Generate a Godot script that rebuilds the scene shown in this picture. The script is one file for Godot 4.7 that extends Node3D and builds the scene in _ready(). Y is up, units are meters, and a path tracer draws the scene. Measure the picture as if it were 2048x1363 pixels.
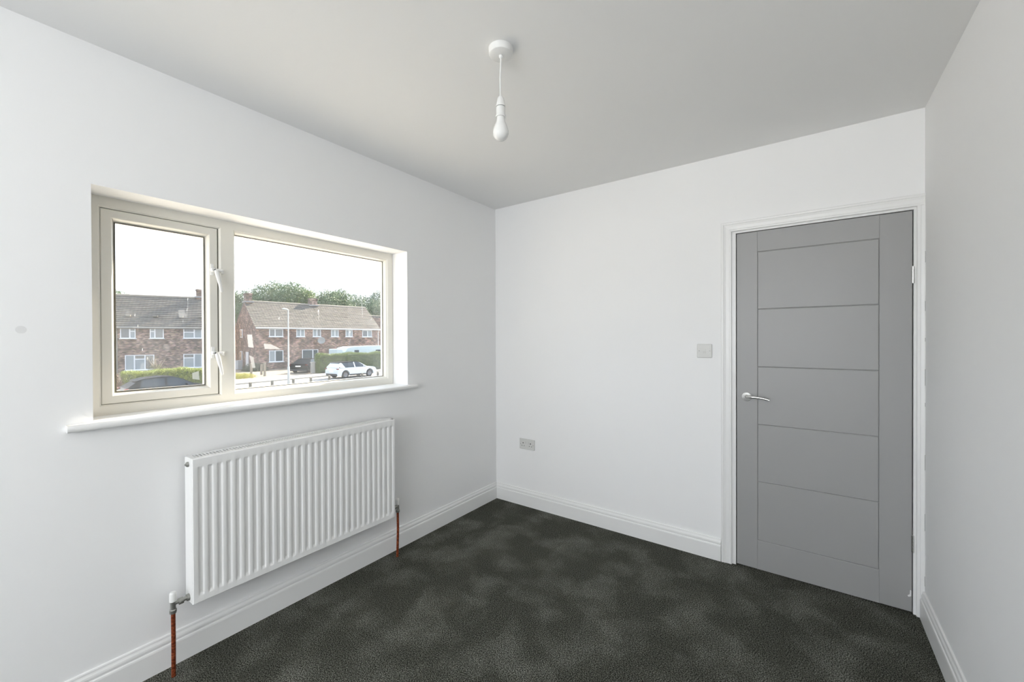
extends Node3D

# Empty repainted bedroom: radiator under a wide window, grey door, bulb on a flex, dark carpet; a street of brick houses outside.
# Room: wall_left (window) is x = 0, wall_back (door) is z = 0, floor y = 0. Metres. Outside ground lies at y = GROUND.

const ROOM_X := 2.642
const ROOM_Y := 2.478
const ROOM_Z := 6.2
const GROUND := -2.1

var mats := {}
var used := {}
var group_no := 1
var rng := RandomNumberGenerator.new()


func _ready() -> void:
	rng.seed = 7
	# ---------------------------------------------------------------- camera, sky, sun, fill lights, exposure
	var cam := Camera3D.new()
	cam.name = "camera"
	add_child(cam)
	cam.fov = 79.52
	cam.near = 0.02
	cam.far = 400.0
	cam.transform = Transform3D(Basis(Vector3.UP, 0.62375) * Basis(Vector3.RIGHT, -0.00564) * Basis(Vector3.BACK, -0.00384), Vector3(2.1768, 1.3668, 2.7861))
	cam.current = true

	var env := Environment.new()
	env.background_mode = Environment.BG_SKY
	var sky_mat := ProceduralSkyMaterial.new()
	sky_mat.sky_top_color = Color(0.86, 0.92, 1.0)
	sky_mat.sky_horizon_color = Color(0.98, 0.99, 1.0)
	sky_mat.ground_horizon_color = Color(0.80, 0.79, 0.77)
	sky_mat.ground_bottom_color = Color(0.66, 0.65, 0.63)
	sky_mat.energy_multiplier = 1.0
	var sky := Sky.new()
	sky.sky_material = sky_mat
	env.sky = sky
	env.background_energy_multiplier = 2.5
	env.tonemap_mode = Environment.TONE_MAPPER_LINEAR
	env.tonemap_exposure = 1.26
	env.sdfgi_enabled = true
	env.ssao_enabled = true
	env.ssil_enabled = true
	var we := WorldEnvironment.new()
	we.name = "world_environment"
	we.environment = env
	add_child(we)

	var sun := DirectionalLight3D.new()
	sun.name = "sun"
	sun.light_color = Color(1.0, 0.94, 0.84)
	sun.light_energy = 7.0
	sun.light_angular_distance = 0.6
	sun.shadow_enabled = true
	add_child(sun)
	sun.look_at_from_position(Vector3.ZERO, Vector3(0.17, -0.54, 0.82), Vector3.UP)

	# two added fill lights behind the camera, one level, one tilted up
	for q in [[-2.0, 1.4, Color(0.972, 0.985, 1.0)], [38.0, 5.1, Color(0.972, 0.983, 1.0)]]:
		var fill_light := AreaLight3D.new()
		fill_light.name = "added_fill_light"
		fill_light.area_size = Vector2(1.78, 1.26)
		fill_light.area_normalize_energy = true
		fill_light.light_energy = q[1]
		fill_light.light_color = q[2]
		fill_light.shadow_enabled = true
		add_child(fill_light, true)
		fill_light.position = Vector3(1.62, 1.62, ROOM_Z - 0.02 - (0.42 if q[0] > 0.0 else 0.1))
		fill_light.rotation_degrees.x = q[0]

	make_materials()
	build_room()
	build_window()
	build_added_window()
	build_door()
	build_skirting()
	build_carpet()
	build_radiator()
	build_pendant()
	build_wall_plates()
	build_outside()


# ==================================================================== materials
func mat(key: String, c: Color, rough := 0.6, metal := 0.0) -> StandardMaterial3D:
	var m := StandardMaterial3D.new()
	m.resource_name = key
	m.albedo_color = c
	m.roughness = rough
	m.metallic = metal
	mats[key] = m
	return m


func noise_tex(freq: float, size := 512, type := FastNoiseLite.TYPE_SIMPLEX_SMOOTH, oct := 4, ramp: Gradient = null, sd := 1) -> NoiseTexture2D:
	var n := FastNoiseLite.new()
	n.seed = sd
	n.noise_type = type
	n.frequency = freq
	n.fractal_octaves = oct
	var t := NoiseTexture2D.new()
	t.width = size
	t.height = size
	t.seamless = true
	t.noise = n
	if ramp:
		t.color_ramp = ramp
	return t


func ramp2(a: Color, b: Color, p0 := 0.0, p1 := 1.0) -> Gradient:
	var g := Gradient.new()
	g.offsets = PackedFloat32Array([p0, p1])
	g.colors = PackedColorArray([a, b])
	return g


func tri_map(m: StandardMaterial3D, s: float) -> void:
	m.uv1_triplanar = true
	m.uv1_world_triplanar = true
	m.uv1_scale = Vector3.ONE * s


func make_materials() -> void:
	var m := mat("wall_paint", Color(0.966, 0.966, 0.963), 0.75)
	mat("ceiling_paint", Color(0.966, 0.966, 0.960), 0.85)
	mat("filler", Color(0.915, 0.915, 0.91), 0.6)
	mat("gloss_white", Color(0.945, 0.945, 0.938), 0.35)
	mat("cream_frame", Color(0.915, 0.905, 0.87), 0.3)
	mat("cream_gasket", Color(0.42, 0.41, 0.37), 0.6)
	mat("white_plastic", Color(0.94, 0.94, 0.93), 0.35)
	mat("grey_plastic", Color(0.85, 0.85, 0.835), 0.35)
	mat("dark_gap", Color(0.10, 0.10, 0.09), 0.9)
	mat("radiator_enamel", Color(0.968, 0.968, 0.962), 0.3)
	mat("radiator_inside", Color(0.80, 0.79, 0.76), 0.6)
	mat("door_paint", Color(0.635, 0.635, 0.63), 0.42)
	mat("chrome", Color(0.86, 0.86, 0.85), 0.22, 1.0)
	mat("satin_chrome", Color(0.80, 0.80, 0.79), 0.38, 0.55)
	mat("dull_chrome", Color(0.66, 0.66, 0.64), 0.42, 0.85)
	m = mat("copper", Color(0.74, 0.40, 0.26), 0.4, 0.6)
	m.albedo_texture = noise_tex(0.05, 256, FastNoiseLite.TYPE_SIMPLEX_SMOOTH, 3, ramp2(Color(0.62, 0.55, 0.52), Color(1, 1, 1), 0.3, 0.7), 3)
	tri_map(m, 6.0)
	mat("bulb_glass", Color(0.95, 0.95, 0.94), 0.25)
	# carpet: cut pile of dark charcoal tufts, brushed one way and the other in patches
	m = mat("carpet", Color(1, 1, 1), 1.0)
	var tufts := noise_tex(0.078, 1024, FastNoiseLite.TYPE_SIMPLEX, 4, ramp2(Color(0.10, 0.10, 0.085), Color(0.70, 0.705, 0.665), 0.22, 0.82), 21)
	(tufts.noise as FastNoiseLite).fractal_gain = 0.75
	m.albedo_texture = tufts
	tri_map(m, 1.7)
	m.heightmap_enabled = true
	m.heightmap_texture = noise_tex(0.09, 1024, FastNoiseLite.TYPE_SIMPLEX, 3, null, 21)
	m.heightmap_scale = 0.2
	m.detail_enabled = true
	m.detail_blend_mode = BaseMaterial3D.BLEND_MODE_MUL
	m.detail_uv_layer = BaseMaterial3D.DETAIL_UV_2
	var lay := noise_tex(0.011, 1024, FastNoiseLite.TYPE_SIMPLEX_SMOOTH, 5, ramp2(Color(0.78, 0.78, 0.765), Color(1, 1, 1), 0.36, 0.84), 37)
	(lay.noise as FastNoiseLite).domain_warp_enabled = true
	(lay.noise as FastNoiseLite).domain_warp_amplitude = 45.0
	(lay.noise as FastNoiseLite).domain_warp_frequency = 0.012
	m.detail_albedo = lay
	m.uv2_triplanar = true
	m.uv2_world_triplanar = true
	m.uv2_scale = Vector3.ONE * 0.30
	m.metallic_specular = 0.1
	# glass
	m = mat("pane", Color(0.93, 0.95, 0.95, 0.03), 0.02)
	m.transparency = BaseMaterial3D.TRANSPARENCY_ALPHA
	m = mat("house_glass", Color(0.261, 0.291, 0.313), 0.08)
	m.metallic_specular = 0.7
	mat("net_curtain", Color(0.487, 0.522, 0.539), 0.5)
	# outside
	brick_mat("brick_brown", Color(0.51, 0.44, 0.40), 11)
	brick_mat("brick_red", Color(0.53, 0.44, 0.395), 12)
	m = mat("roof_tile", Color(1, 1, 1), 0.85)
	m.vertex_color_use_as_albedo = true
	mat("white_frame", Color(0.731, 0.748, 0.770), 0.35)
	mat("grey_pipe", Color(0.479, 0.479, 0.470), 0.6)
	mat("concrete", Color(0.563, 0.556, 0.533), 0.9)
	mat("lead", Color(0.479, 0.487, 0.496), 0.6)
	mat("chimney_pot", Color(0.539, 0.392, 0.331), 0.8)
	m = ground_mat("road_surface", Color(0.568, 0.561, 0.545), 41)
	ground_mat("bounce_concrete", Color(0.88, 0.865, 0.83), 45)  # kept bright for the added ground that lights the ceiling
	m = ground_mat("pavement_slab", Color(0.626, 0.603, 0.572), 42)
	m = ground_mat("garden_gravel", Color(0.512, 0.468, 0.409), 43)
	m = ground_mat("verge_grass", Color(0.479, 0.496, 0.331), 44)
	m = mat("leaf", Color(1, 1, 1), 0.6)
	m.vertex_color_use_as_albedo = true
	m.backlight_enabled = true
	m.backlight = Color(0.3, 0.36, 0.14)
	mat("hedge_core", Color(0.20, 0.25, 0.14), 0.95)
	m = mat("bark", Color(0.36, 0.31, 0.26), 0.95)
	mat("dark_timber", Color(0.36, 0.35, 0.32), 0.9)
	mat("weathered_wood", Color(0.487, 0.461, 0.418), 0.9)
	mat("car_black", Color(0.06, 0.06, 0.075), 0.2).metallic_specular = 0.14
	mat("car_navy", Color(0.07, 0.085, 0.11), 0.2).metallic_specular = 0.14
	mat("car_white", Color(0.696, 0.731, 0.761), 0.2)
	mat("car_glass", Color(0.16, 0.20, 0.24), 0.06)
	mats["car_glass"].metallic_specular = 0.25
	mat("car_trim", Color(0.12, 0.12, 0.13), 0.6)
	mat("tyre", Color(0.14, 0.14, 0.145), 0.85)
	mat("alloy", Color(0.40, 0.41, 0.43), 0.4, 0.5)
	mat("tail_red", Color(0.40, 0.09, 0.08), 0.25)
	mat("plate_white", Color(0.90, 0.90, 0.88), 0.5)
	mat("caravan_shell", Color(0.661, 0.722, 0.744), 0.35)
	mat("lamp_grey", Color(0.592, 0.608, 0.608), 0.5, 0.2)
	mat("bin_grey", Color(0.539, 0.548, 0.566), 0.6)


func brick_mat(key: String, base: Color, sd: int) -> void:
	# a stretch of 8 x 24 stretcher-bond bricks, 1.8 m square: too far off to pick bricks apart
	var r := RandomNumberGenerator.new()
	r.seed = sd
	var w := 512
	var im := Image.create(w, w, false, Image.FORMAT_RGB8)
	var hm := Image.create(w, w, false, Image.FORMAT_RGB8)
	im.fill(Color(0.46, 0.445, 0.415))
	hm.fill(Color(0.2, 0.2, 0.2))
	for row in 24:
		var y0 := int(round(row * w / 24.0))
		var y1 := int(round((row + 1) * w / 24.0))
		for col in 9:
			var x0 := int(round((col - 0.5 * (row % 2)) * w / 8.0))
			var x1 := int(round((col + 1 - 0.5 * (row % 2)) * w / 8.0))
			var t := r.randf_range(0.62, 1.32)
			var c := Color(base.r * t, base.g * t * r.randf_range(0.94, 1.04), base.b * t * r.randf_range(0.92, 1.06))
			if row % 2 and (col == 0 or col == 8):
				c = base
			im.fill_rect(Rect2i(x0 + 1, y0 + 1, x1 - x0 - 2, y1 - y0 - 2), c)
			hm.fill_rect(Rect2i(x0 + 1, y0 + 1, x1 - x0 - 2, y1 - y0 - 2), Color(0.8, 0.8, 0.8))
	var m := mat(key, Color(1, 1, 1), 0.9)
	m.albedo_texture = ImageTexture.create_from_image(im)
	m.heightmap_enabled = true
	m.heightmap_texture = ImageTexture.create_from_image(hm)
	m.heightmap_scale = 0.8
	m.uv1_triplanar = true
	m.uv1_scale = Vector3.ONE / 1.8
	m.detail_enabled = true
	m.detail_blend_mode = BaseMaterial3D.BLEND_MODE_MUL
	m.detail_uv_layer = BaseMaterial3D.DETAIL_UV_2
	m.detail_albedo = noise_tex(0.02, 256, FastNoiseLite.TYPE_SIMPLEX_SMOOTH, 4, ramp2(Color(0.74, 0.74, 0.74), Color(1, 1, 1), 0.3, 0.7), sd)
	m.uv2_triplanar = true
	m.uv2_world_triplanar = true
	m.uv2_scale = Vector3.ONE * 0.16


func ground_mat(key: String, c: Color, sd: int) -> StandardMaterial3D:
	var m := mat(key, c, 0.95)
	m.albedo_texture = noise_tex(0.02, 512, FastNoiseLite.TYPE_SIMPLEX_SMOOTH, 6, ramp2(Color(0.80, 0.79, 0.78), Color(1, 1, 1), 0.25, 0.75), sd)
	tri_map(m, 0.2)
	return m


# ==================================================================== scene tree helpers
func tag(o: Node, label := "", category := "", grp := "", kind := "") -> Node:
	if label:
		o.set_meta("label", label)
	if category:
		o.set_meta("category", category)
	if grp:
		o.set_meta("group", grp)
	if kind:
		o.set_meta("kind", kind)
	return o


func numbered(s: String) -> String:
	if not used.has(s):
		used[s] = 0
		return s
	used[s] += 1
	return "%s_%03d" % [s, used[s]]


func thing(called: String, label: String, category: String, at := Vector3.ZERO, turn := 0.0, grp := "", kind := "") -> Node3D:
	var o := Node3D.new()
	o.name = numbered(called)
	add_child(o)
	o.position = at
	o.rotation.y = turn
	tag(o, label, category, grp, kind)
	return o


func mb() -> SurfaceTool:
	var st := SurfaceTool.new()
	st.begin(Mesh.PRIMITIVE_TRIANGLES)
	return st


func part(called: String, st: SurfaceTool, m: String, parent: Node = null, label := "") -> MeshInstance3D:
	st.generate_normals()
	var o := MeshInstance3D.new()
	o.mesh = st.commit()
	o.material_override = mats[m]
	if parent == null:
		o.name = numbered(called)
		add_child(o)
	else:
		var k := 0
		var s := called
		while parent.has_node(NodePath(s)):
			k += 1
			s = "%s_%03d" % [called, k]
		o.name = s
		parent.add_child(o, true)
	if label:
		o.set_meta("label", label)
	return o


# ==================================================================== shapes
func flat(st: SurfaceTool) -> void:
	st.set_smooth_group(-1)


func tri(st: SurfaceTool, a: Vector3, b: Vector3, c: Vector3, out: Vector3) -> void:
	if -(b - a).cross(c - a).dot(out) < 0.0:
		var t := b
		b = c
		c = t
	st.add_vertex(a)
	st.add_vertex(b)
	st.add_vertex(c)


func quad(st: SurfaceTool, a: Vector3, b: Vector3, c: Vector3, d: Vector3, out: Vector3) -> void:
	tri(st, a, b, c, out)
	tri(st, a, c, d, out)


func box(st: SurfaceTool, lo: Vector3, hi: Vector3, bev := 0.0, t := Transform3D.IDENTITY) -> void:
	flat(st)
	var c := (lo + hi) / 2.0
	var h := (hi - lo).abs() / 2.0
	var b := minf(bev, minf(h.x, minf(h.y, h.z)) * 0.95)
	var p := func(s: Vector3, axis: int) -> Vector3:
		var v := h - Vector3(b, b, b)
		v[axis] = h[axis]
		return t * (c + v * s)
	for axis in 3:
		var u := (axis + 1) % 3
		var w := (axis + 2) % 3
		for s in [-1.0, 1.0]:
			var q := []
			for k in [[-1.0, -1.0], [1.0, -1.0], [1.0, 1.0], [-1.0, 1.0]]:
				var sg := Vector3.ZERO
				sg[axis] = s
				sg[u] = k[0]
				sg[w] = k[1]
				q.append(p.call(sg, axis))
			var n := Vector3.ZERO
			n[axis] = s
			quad(st, q[0], q[1], q[2], q[3], t.basis * n)
	if b <= 0.0:
		return
	for axis in 3:
		var u := (axis + 1) % 3
		var w := (axis + 2) % 3
		for su in [-1.0, 1.0]:
			for sw in [-1.0, 1.0]:
				var s0 := Vector3.ZERO
				s0[axis] = -1.0
				s0[u] = su
				s0[w] = sw
				var s1 := s0
				s1[axis] = 1.0
				var n := Vector3.ZERO
				n[u] = su
				n[w] = sw
				quad(st, p.call(s0, u), p.call(s1, u), p.call(s1, w), p.call(s0, w), t.basis * n)
	for sx in [-1.0, 1.0]:
		for sy in [-1.0, 1.0]:
			for sz in [-1.0, 1.0]:
				var s := Vector3(sx, sy, sz)
				tri(st, p.call(s, 0), p.call(s, 1), p.call(s, 2), t.basis * s)


func area2(poly: PackedVector2Array) -> float:
	var a := 0.0
	for i in poly.size():
		var p := poly[i]
		var q := poly[(i + 1) % poly.size()]
		a += p.x * q.y - q.x * p.y
	return a / 2.0


# a profile (u along dir_u, v along dir_v) swept from a to b; ends mitred by ma, mb_ (1 = 45 degrees inwards along u)
func sweep(st: SurfaceTool, poly: PackedVector2Array, a: Vector3, b: Vector3, dir_u: Vector3, dir_v: Vector3, ma := 0.0, mb_ := 0.0, smooth := false) -> void:
	var along := (b - a).normalized()
	var ccw := signf(area2(poly))
	var n := poly.size()
	group_no += 1
	for i in n:
		var p := poly[i]
		var q := poly[(i + 1) % n]
		var e := q - p
		var out2 := Vector2(e.y, -e.x) * ccw
		var out := dir_u * out2.x + dir_v * out2.y
		st.set_smooth_group(group_no if smooth else -1)
		var p0 := a + dir_u * p.x + dir_v * p.y + along * p.x * ma
		var q0 := a + dir_u * q.x + dir_v * q.y + along * q.x * ma
		var p1 := b + dir_u * p.x + dir_v * p.y - along * p.x * mb_
		var q1 := b + dir_u * q.x + dir_v * q.y - along * q.x * mb_
		quad(st, p0, q0, q1, p1, out)
	flat(st)
	var idx := Geometry2D.triangulate_polygon(poly)
	for k in range(0, idx.size(), 3):
		var f := []
		var g := []
		for j in 3:
			var p := poly[idx[k + j]]
			f.append(a + dir_u * p.x + dir_v * p.y + along * p.x * ma)
			g.append(b + dir_u * p.x + dir_v * p.y - along * p.x * mb_)
		tri(st, f[0], f[1], f[2], -along)
		tri(st, g[0], g[1], g[2], along)


# profile of Vector2(radius, height) from the bottom axis point up, turned round the y axis of t
func lathe(st: SurfaceTool, prof: Array, t: Transform3D, segs := 24) -> void:
	group_no += 1
	for i in prof.size() - 1:
		var a: Vector2 = prof[i]
		var b: Vector2 = prof[i + 1]
		if i > 0:
			var e0: Vector2 = a - prof[i - 1]
			if absf(e0.angle_to(b - a)) > deg_to_rad(38.0):
				group_no += 1
		st.set_smooth_group(group_no)
		var n2 := Vector2(b.y - a.y, -(b.x - a.x))
		for k in segs:
			var f0 := TAU * k / segs
			var f1 := TAU * (k + 1) / segs
			var fm := (f0 + f1) / 2.0
			var out := t.basis * Vector3(cos(fm) * n2.x, n2.y, sin(fm) * n2.x)
			var a0 := t * Vector3(cos(f0) * a.x, a.y, sin(f0) * a.x)
			var a1 := t * Vector3(cos(f1) * a.x, a.y, sin(f1) * a.x)
			var b0 := t * Vector3(cos(f0) * b.x, b.y, sin(f0) * b.x)
			var b1 := t * Vector3(cos(f1) * b.x, b.y, sin(f1) * b.x)
			if a.x > 1e-6:
				tri(st, a0, a1, b1, out)
			if b.x > 1e-6:
				tri(st, a0, b1, b0, out)


func axis_to(from: Vector3, dir: Vector3) -> Transform3D:
	var y := dir.normalized()
	var h := Vector3.RIGHT if absf(y.x) < 0.9 else Vector3.BACK
	var x := h.slide(y).normalized()
	return Transform3D(Basis(x, y, x.cross(y)), from)


func rod(st: SurfaceTool, a: Vector3, b: Vector3, r0: float, r1: float, segs := 12) -> void:
	lathe(st, [Vector2(0, 0), Vector2(r0, 0), Vector2(r1, (b - a).length()), Vector2(0, (b - a).length())], axis_to(a, b - a), segs)


func tube(st: SurfaceTool, pts: Array, radii: Array, segs := 12, squash := 1.0) -> void:
	group_no += 1
	var rings := []
	for i in pts.size():
		var d: Vector3 = (pts[mini(i + 1, pts.size() - 1)] - pts[maxi(i - 1, 0)]).normalized()
		var h := Vector3.UP if absf(d.y) < 0.9 else Vector3.RIGHT
		var u := h.slide(d).normalized()
		var v := d.cross(u)
		var ring := []
		for k in segs:
			var f := TAU * k / segs
			ring.append(pts[i] + (u * cos(f) * squash + v * sin(f)) * float(radii[i]))
		rings.append(ring)
	st.set_smooth_group(group_no)
	for i in pts.size() - 1:
		for k in segs:
			var k1 := (k + 1) % segs
			var mid: Vector3 = (rings[i][k] + rings[i + 1][k1]) / 2.0 - (pts[i] + pts[i + 1]) / 2.0
			quad(st, rings[i][k], rings[i][k1], rings[i + 1][k1], rings[i + 1][k], mid)
	flat(st)
	for k in segs:
		var k1 := (k + 1) % segs
		tri(st, pts[0], rings[0][k], rings[0][k1], pts[0] - pts[1])
		var e := pts.size() - 1
		tri(st, pts[e], rings[e][k], rings[e][k1], pts[e] - pts[e - 1])


# a side outline (x, y) made solid across z, with half width hw(y) on either side
func slab(st: SurfaceTool, poly: PackedVector2Array, hw: Callable, t := Transform3D.IDENTITY) -> void:
	flat(st)
	var ccw := signf(area2(poly))
	var n := poly.size()
	for i in n:
		var p := poly[i]
		var q := poly[(i + 1) % n]
		var e := q - p
		var out := t.basis * Vector3(e.y * ccw, -e.x * ccw, 0)
		quad(st, t * Vector3(p.x, p.y, -hw.call(p.y)), t * Vector3(q.x, q.y, -hw.call(q.y)), t * Vector3(q.x, q.y, hw.call(q.y)), t * Vector3(p.x, p.y, hw.call(p.y)), out)
	var idx := Geometry2D.triangulate_polygon(poly)
	for k in range(0, idx.size(), 3):
		for s in [-1.0, 1.0]:
			var f := []
			for j in 3:
				var p := poly[idx[k + j]]
				f.append(t * Vector3(p.x, p.y, s * hw.call(p.y)))
			tri(st, f[0], f[1], f[2], t.basis * Vector3(0, 0, s))


func poly(a: Array) -> PackedVector2Array:
	var p := PackedVector2Array()
	for i in range(0, a.size(), 2):
		p.append(Vector2(a[i], a[i + 1]))
	return p


# ==================================================================== the room
const WIN_Z0 := 0.963   # window opening in wall_left
const WIN_Z1 := 2.458
const WIN_Y0 := 1.06
const WIN_Y1 := 1.953
const DOOR_X0 := 1.835  # door leaf
const DOOR_X1 := 2.599
const DOOR_Y0 := 0.008
const DOOR_Y1 := 1.989


func build_room() -> void:
	var t := 0.26
	var st := mb()
	box(st, Vector3(-t, -0.25, -0.35), Vector3(0, WIN_Y0 - 0.03, ROOM_Z + 0.3))
	box(st, Vector3(-t, WIN_Y1, -0.35), Vector3(0, ROOM_Y + 0.2, ROOM_Z + 0.3))
	box(st, Vector3(-t, WIN_Y0 - 0.03, -0.35), Vector3(0, WIN_Y1, WIN_Z0))
	box(st, Vector3(-t, WIN_Y0 - 0.03, WIN_Z1), Vector3(0, WIN_Y1, ROOM_Z + 0.3))
	var wl := part("wall_left", st, "wall_paint")
	tag(wl, "freshly painted white wall with the wide window and the radiator on it", "wall", "", "structure")
	st = mb()
	lathe(st, [Vector2(0, 0), Vector2(0.013, 0), Vector2(0.010, 0.0003), Vector2(0, 0.0004)], axis_to(Vector3(0, 1.404, 2.63), Vector3.RIGHT), 20)
	part("filler_patch", st, "filler", wl, "small round patch of filler showing through the paint")

	st = mb()   # the door opening leaves room for the lining
	var ox0 := DOOR_X0 - 0.026
	var ox1 := DOOR_X1 + 0.024
	var oy1 := DOOR_Y1 + 0.028
	box(st, Vector3(0, -0.25, -0.12), Vector3(ox0, ROOM_Y, 0))
	box(st, Vector3(ox0, oy1, -0.12), Vector3(ox1, ROOM_Y, 0))
	box(st, Vector3(ox1, -0.25, -0.12), Vector3(ROOM_X, ROOM_Y, 0))
	box(st, Vector3(ox0 - 0.05, -0.25, -0.35), Vector3(ox1 + 0.02, oy1 + 0.1, -0.30))  # unseen panel behind the door, added to block outside light
	part("wall_back", st, "wall_paint")
	tag(get_node("wall_back"), "white wall facing the camera with the grey door at its right end", "wall", "", "structure")

	st = mb()
	box(st, Vector3(ROOM_X, -0.25, -0.35), Vector3(ROOM_X + 0.2, ROOM_Y + 0.2, ROOM_Z + 0.3))
	part("wall_right", st, "wall_paint")
	tag(get_node("wall_right"), "plain white wall beside the hinges of the grey door", "wall", "", "structure")

	st = mb()   # behind the camera, with the added window
	box(st, Vector3(0, -0.25, ROOM_Z), Vector3(ROOM_X, 0.92, ROOM_Z + 0.3))
	box(st, Vector3(0, 2.32, ROOM_Z), Vector3(ROOM_X, ROOM_Y, ROOM_Z + 0.3))
	box(st, Vector3(0, 0.92, ROOM_Z), Vector3(0.67, 2.32, ROOM_Z + 0.3))
	box(st, Vector3(2.57, 0.92, ROOM_Z), Vector3(ROOM_X, 2.32, ROOM_Z + 0.3))
	part("wall_front", st, "wall_paint")
	tag(get_node("wall_front"), "white wall behind the viewer with an added unseen window", "wall", "", "structure")

	st = mb()
	box(st, Vector3(0, ROOM_Y, -0.35), Vector3(ROOM_X, ROOM_Y + 0.2, ROOM_Z + 0.3))
	part("ceiling", st, "ceiling_paint")
	tag(get_node("ceiling"), "flat white painted ceiling with the bare bulb hanging from it", "ceiling", "", "structure")
	st = mb()
	box(st, Vector3(0, -0.25, -0.35), Vector3(ROOM_X, -0.012, ROOM_Z + 0.3))
	part("floor", st, "weathered_wood")
	tag(get_node("floor"), "boarded floor hidden under the dark carpet", "floor", "", "structure")


func build_carpet() -> void:
	var st := mb()
	box(st, Vector3(0.0, -0.012, 0.0), Vector3(ROOM_X, 0.0, ROOM_Z))
	box(st, Vector3(DOOR_X0 - 0.003, -0.012, -0.12), Vector3(DOOR_X1 + 0.003, 0.0, 0.0))
	var o := part("carpet", st, "carpet")
	tag(o, "dark charcoal cut pile carpet fitted wall to wall, with lighter brushed patches", "carpet")


func build_skirting() -> void:
	# u = height, v = thickness off the wall
	var p := poly([0, 0, 0, 0.018, 0.090, 0.018, 0.0955, 0.0165, 0.0975, 0.0125, 0.1005, 0.0120, 0.104, 0.0135, 0.110, 0.0140, 0.116, 0.0128, 0.121, 0.0100, 0.125, 0.0085, 0.130, 0.0085, 0.134, 0.0070, 0.135, 0.004, 0.135, 0])
	var up := Vector3.UP
	var st := mb()
	# inner corners run into each other; the thickness mitre is left to the overlap of the two boards
	sweep(st, p, Vector3(0, 0, 0.0), Vector3(0, 0, ROOM_Z), up, Vector3.RIGHT)
	tag(part("baseboard_left", st, "gloss_white"), "white moulded skirting board running below the radiator", "skirting board", "", "structure")
	st = mb()
	sweep(st, p, Vector3(0.004, 0, 0), Vector3(1.7505, 0, 0), up, Vector3.BACK)
	tag(part("baseboard_back", st, "gloss_white"), "white moulded skirting board below the socket, ending at the door surround", "skirting board", "", "structure")
	st = mb()
	sweep(st, p, Vector3(ROOM_X, 0, 0.0165), Vector3(ROOM_X, 0, ROOM_Z), up, Vector3.LEFT)
	tag(part("baseboard_right", st, "gloss_white"), "white moulded skirting board on the right starting beside the door", "skirting board", "", "structure")
	st = mb()
	sweep(st, p, Vector3(0.02, 0, ROOM_Z), Vector3(ROOM_X - 0.02, 0, ROOM_Z), up, Vector3.FORWARD)
	tag(part("baseboard_front", st, "gloss_white"), "white skirting board on the wall behind the viewer", "skirting board", "", "structure")


# ==================================================================== the window
const FACE := -0.150
const SASH_FACE := -0.157
const GLASS_X := -0.190


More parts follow.
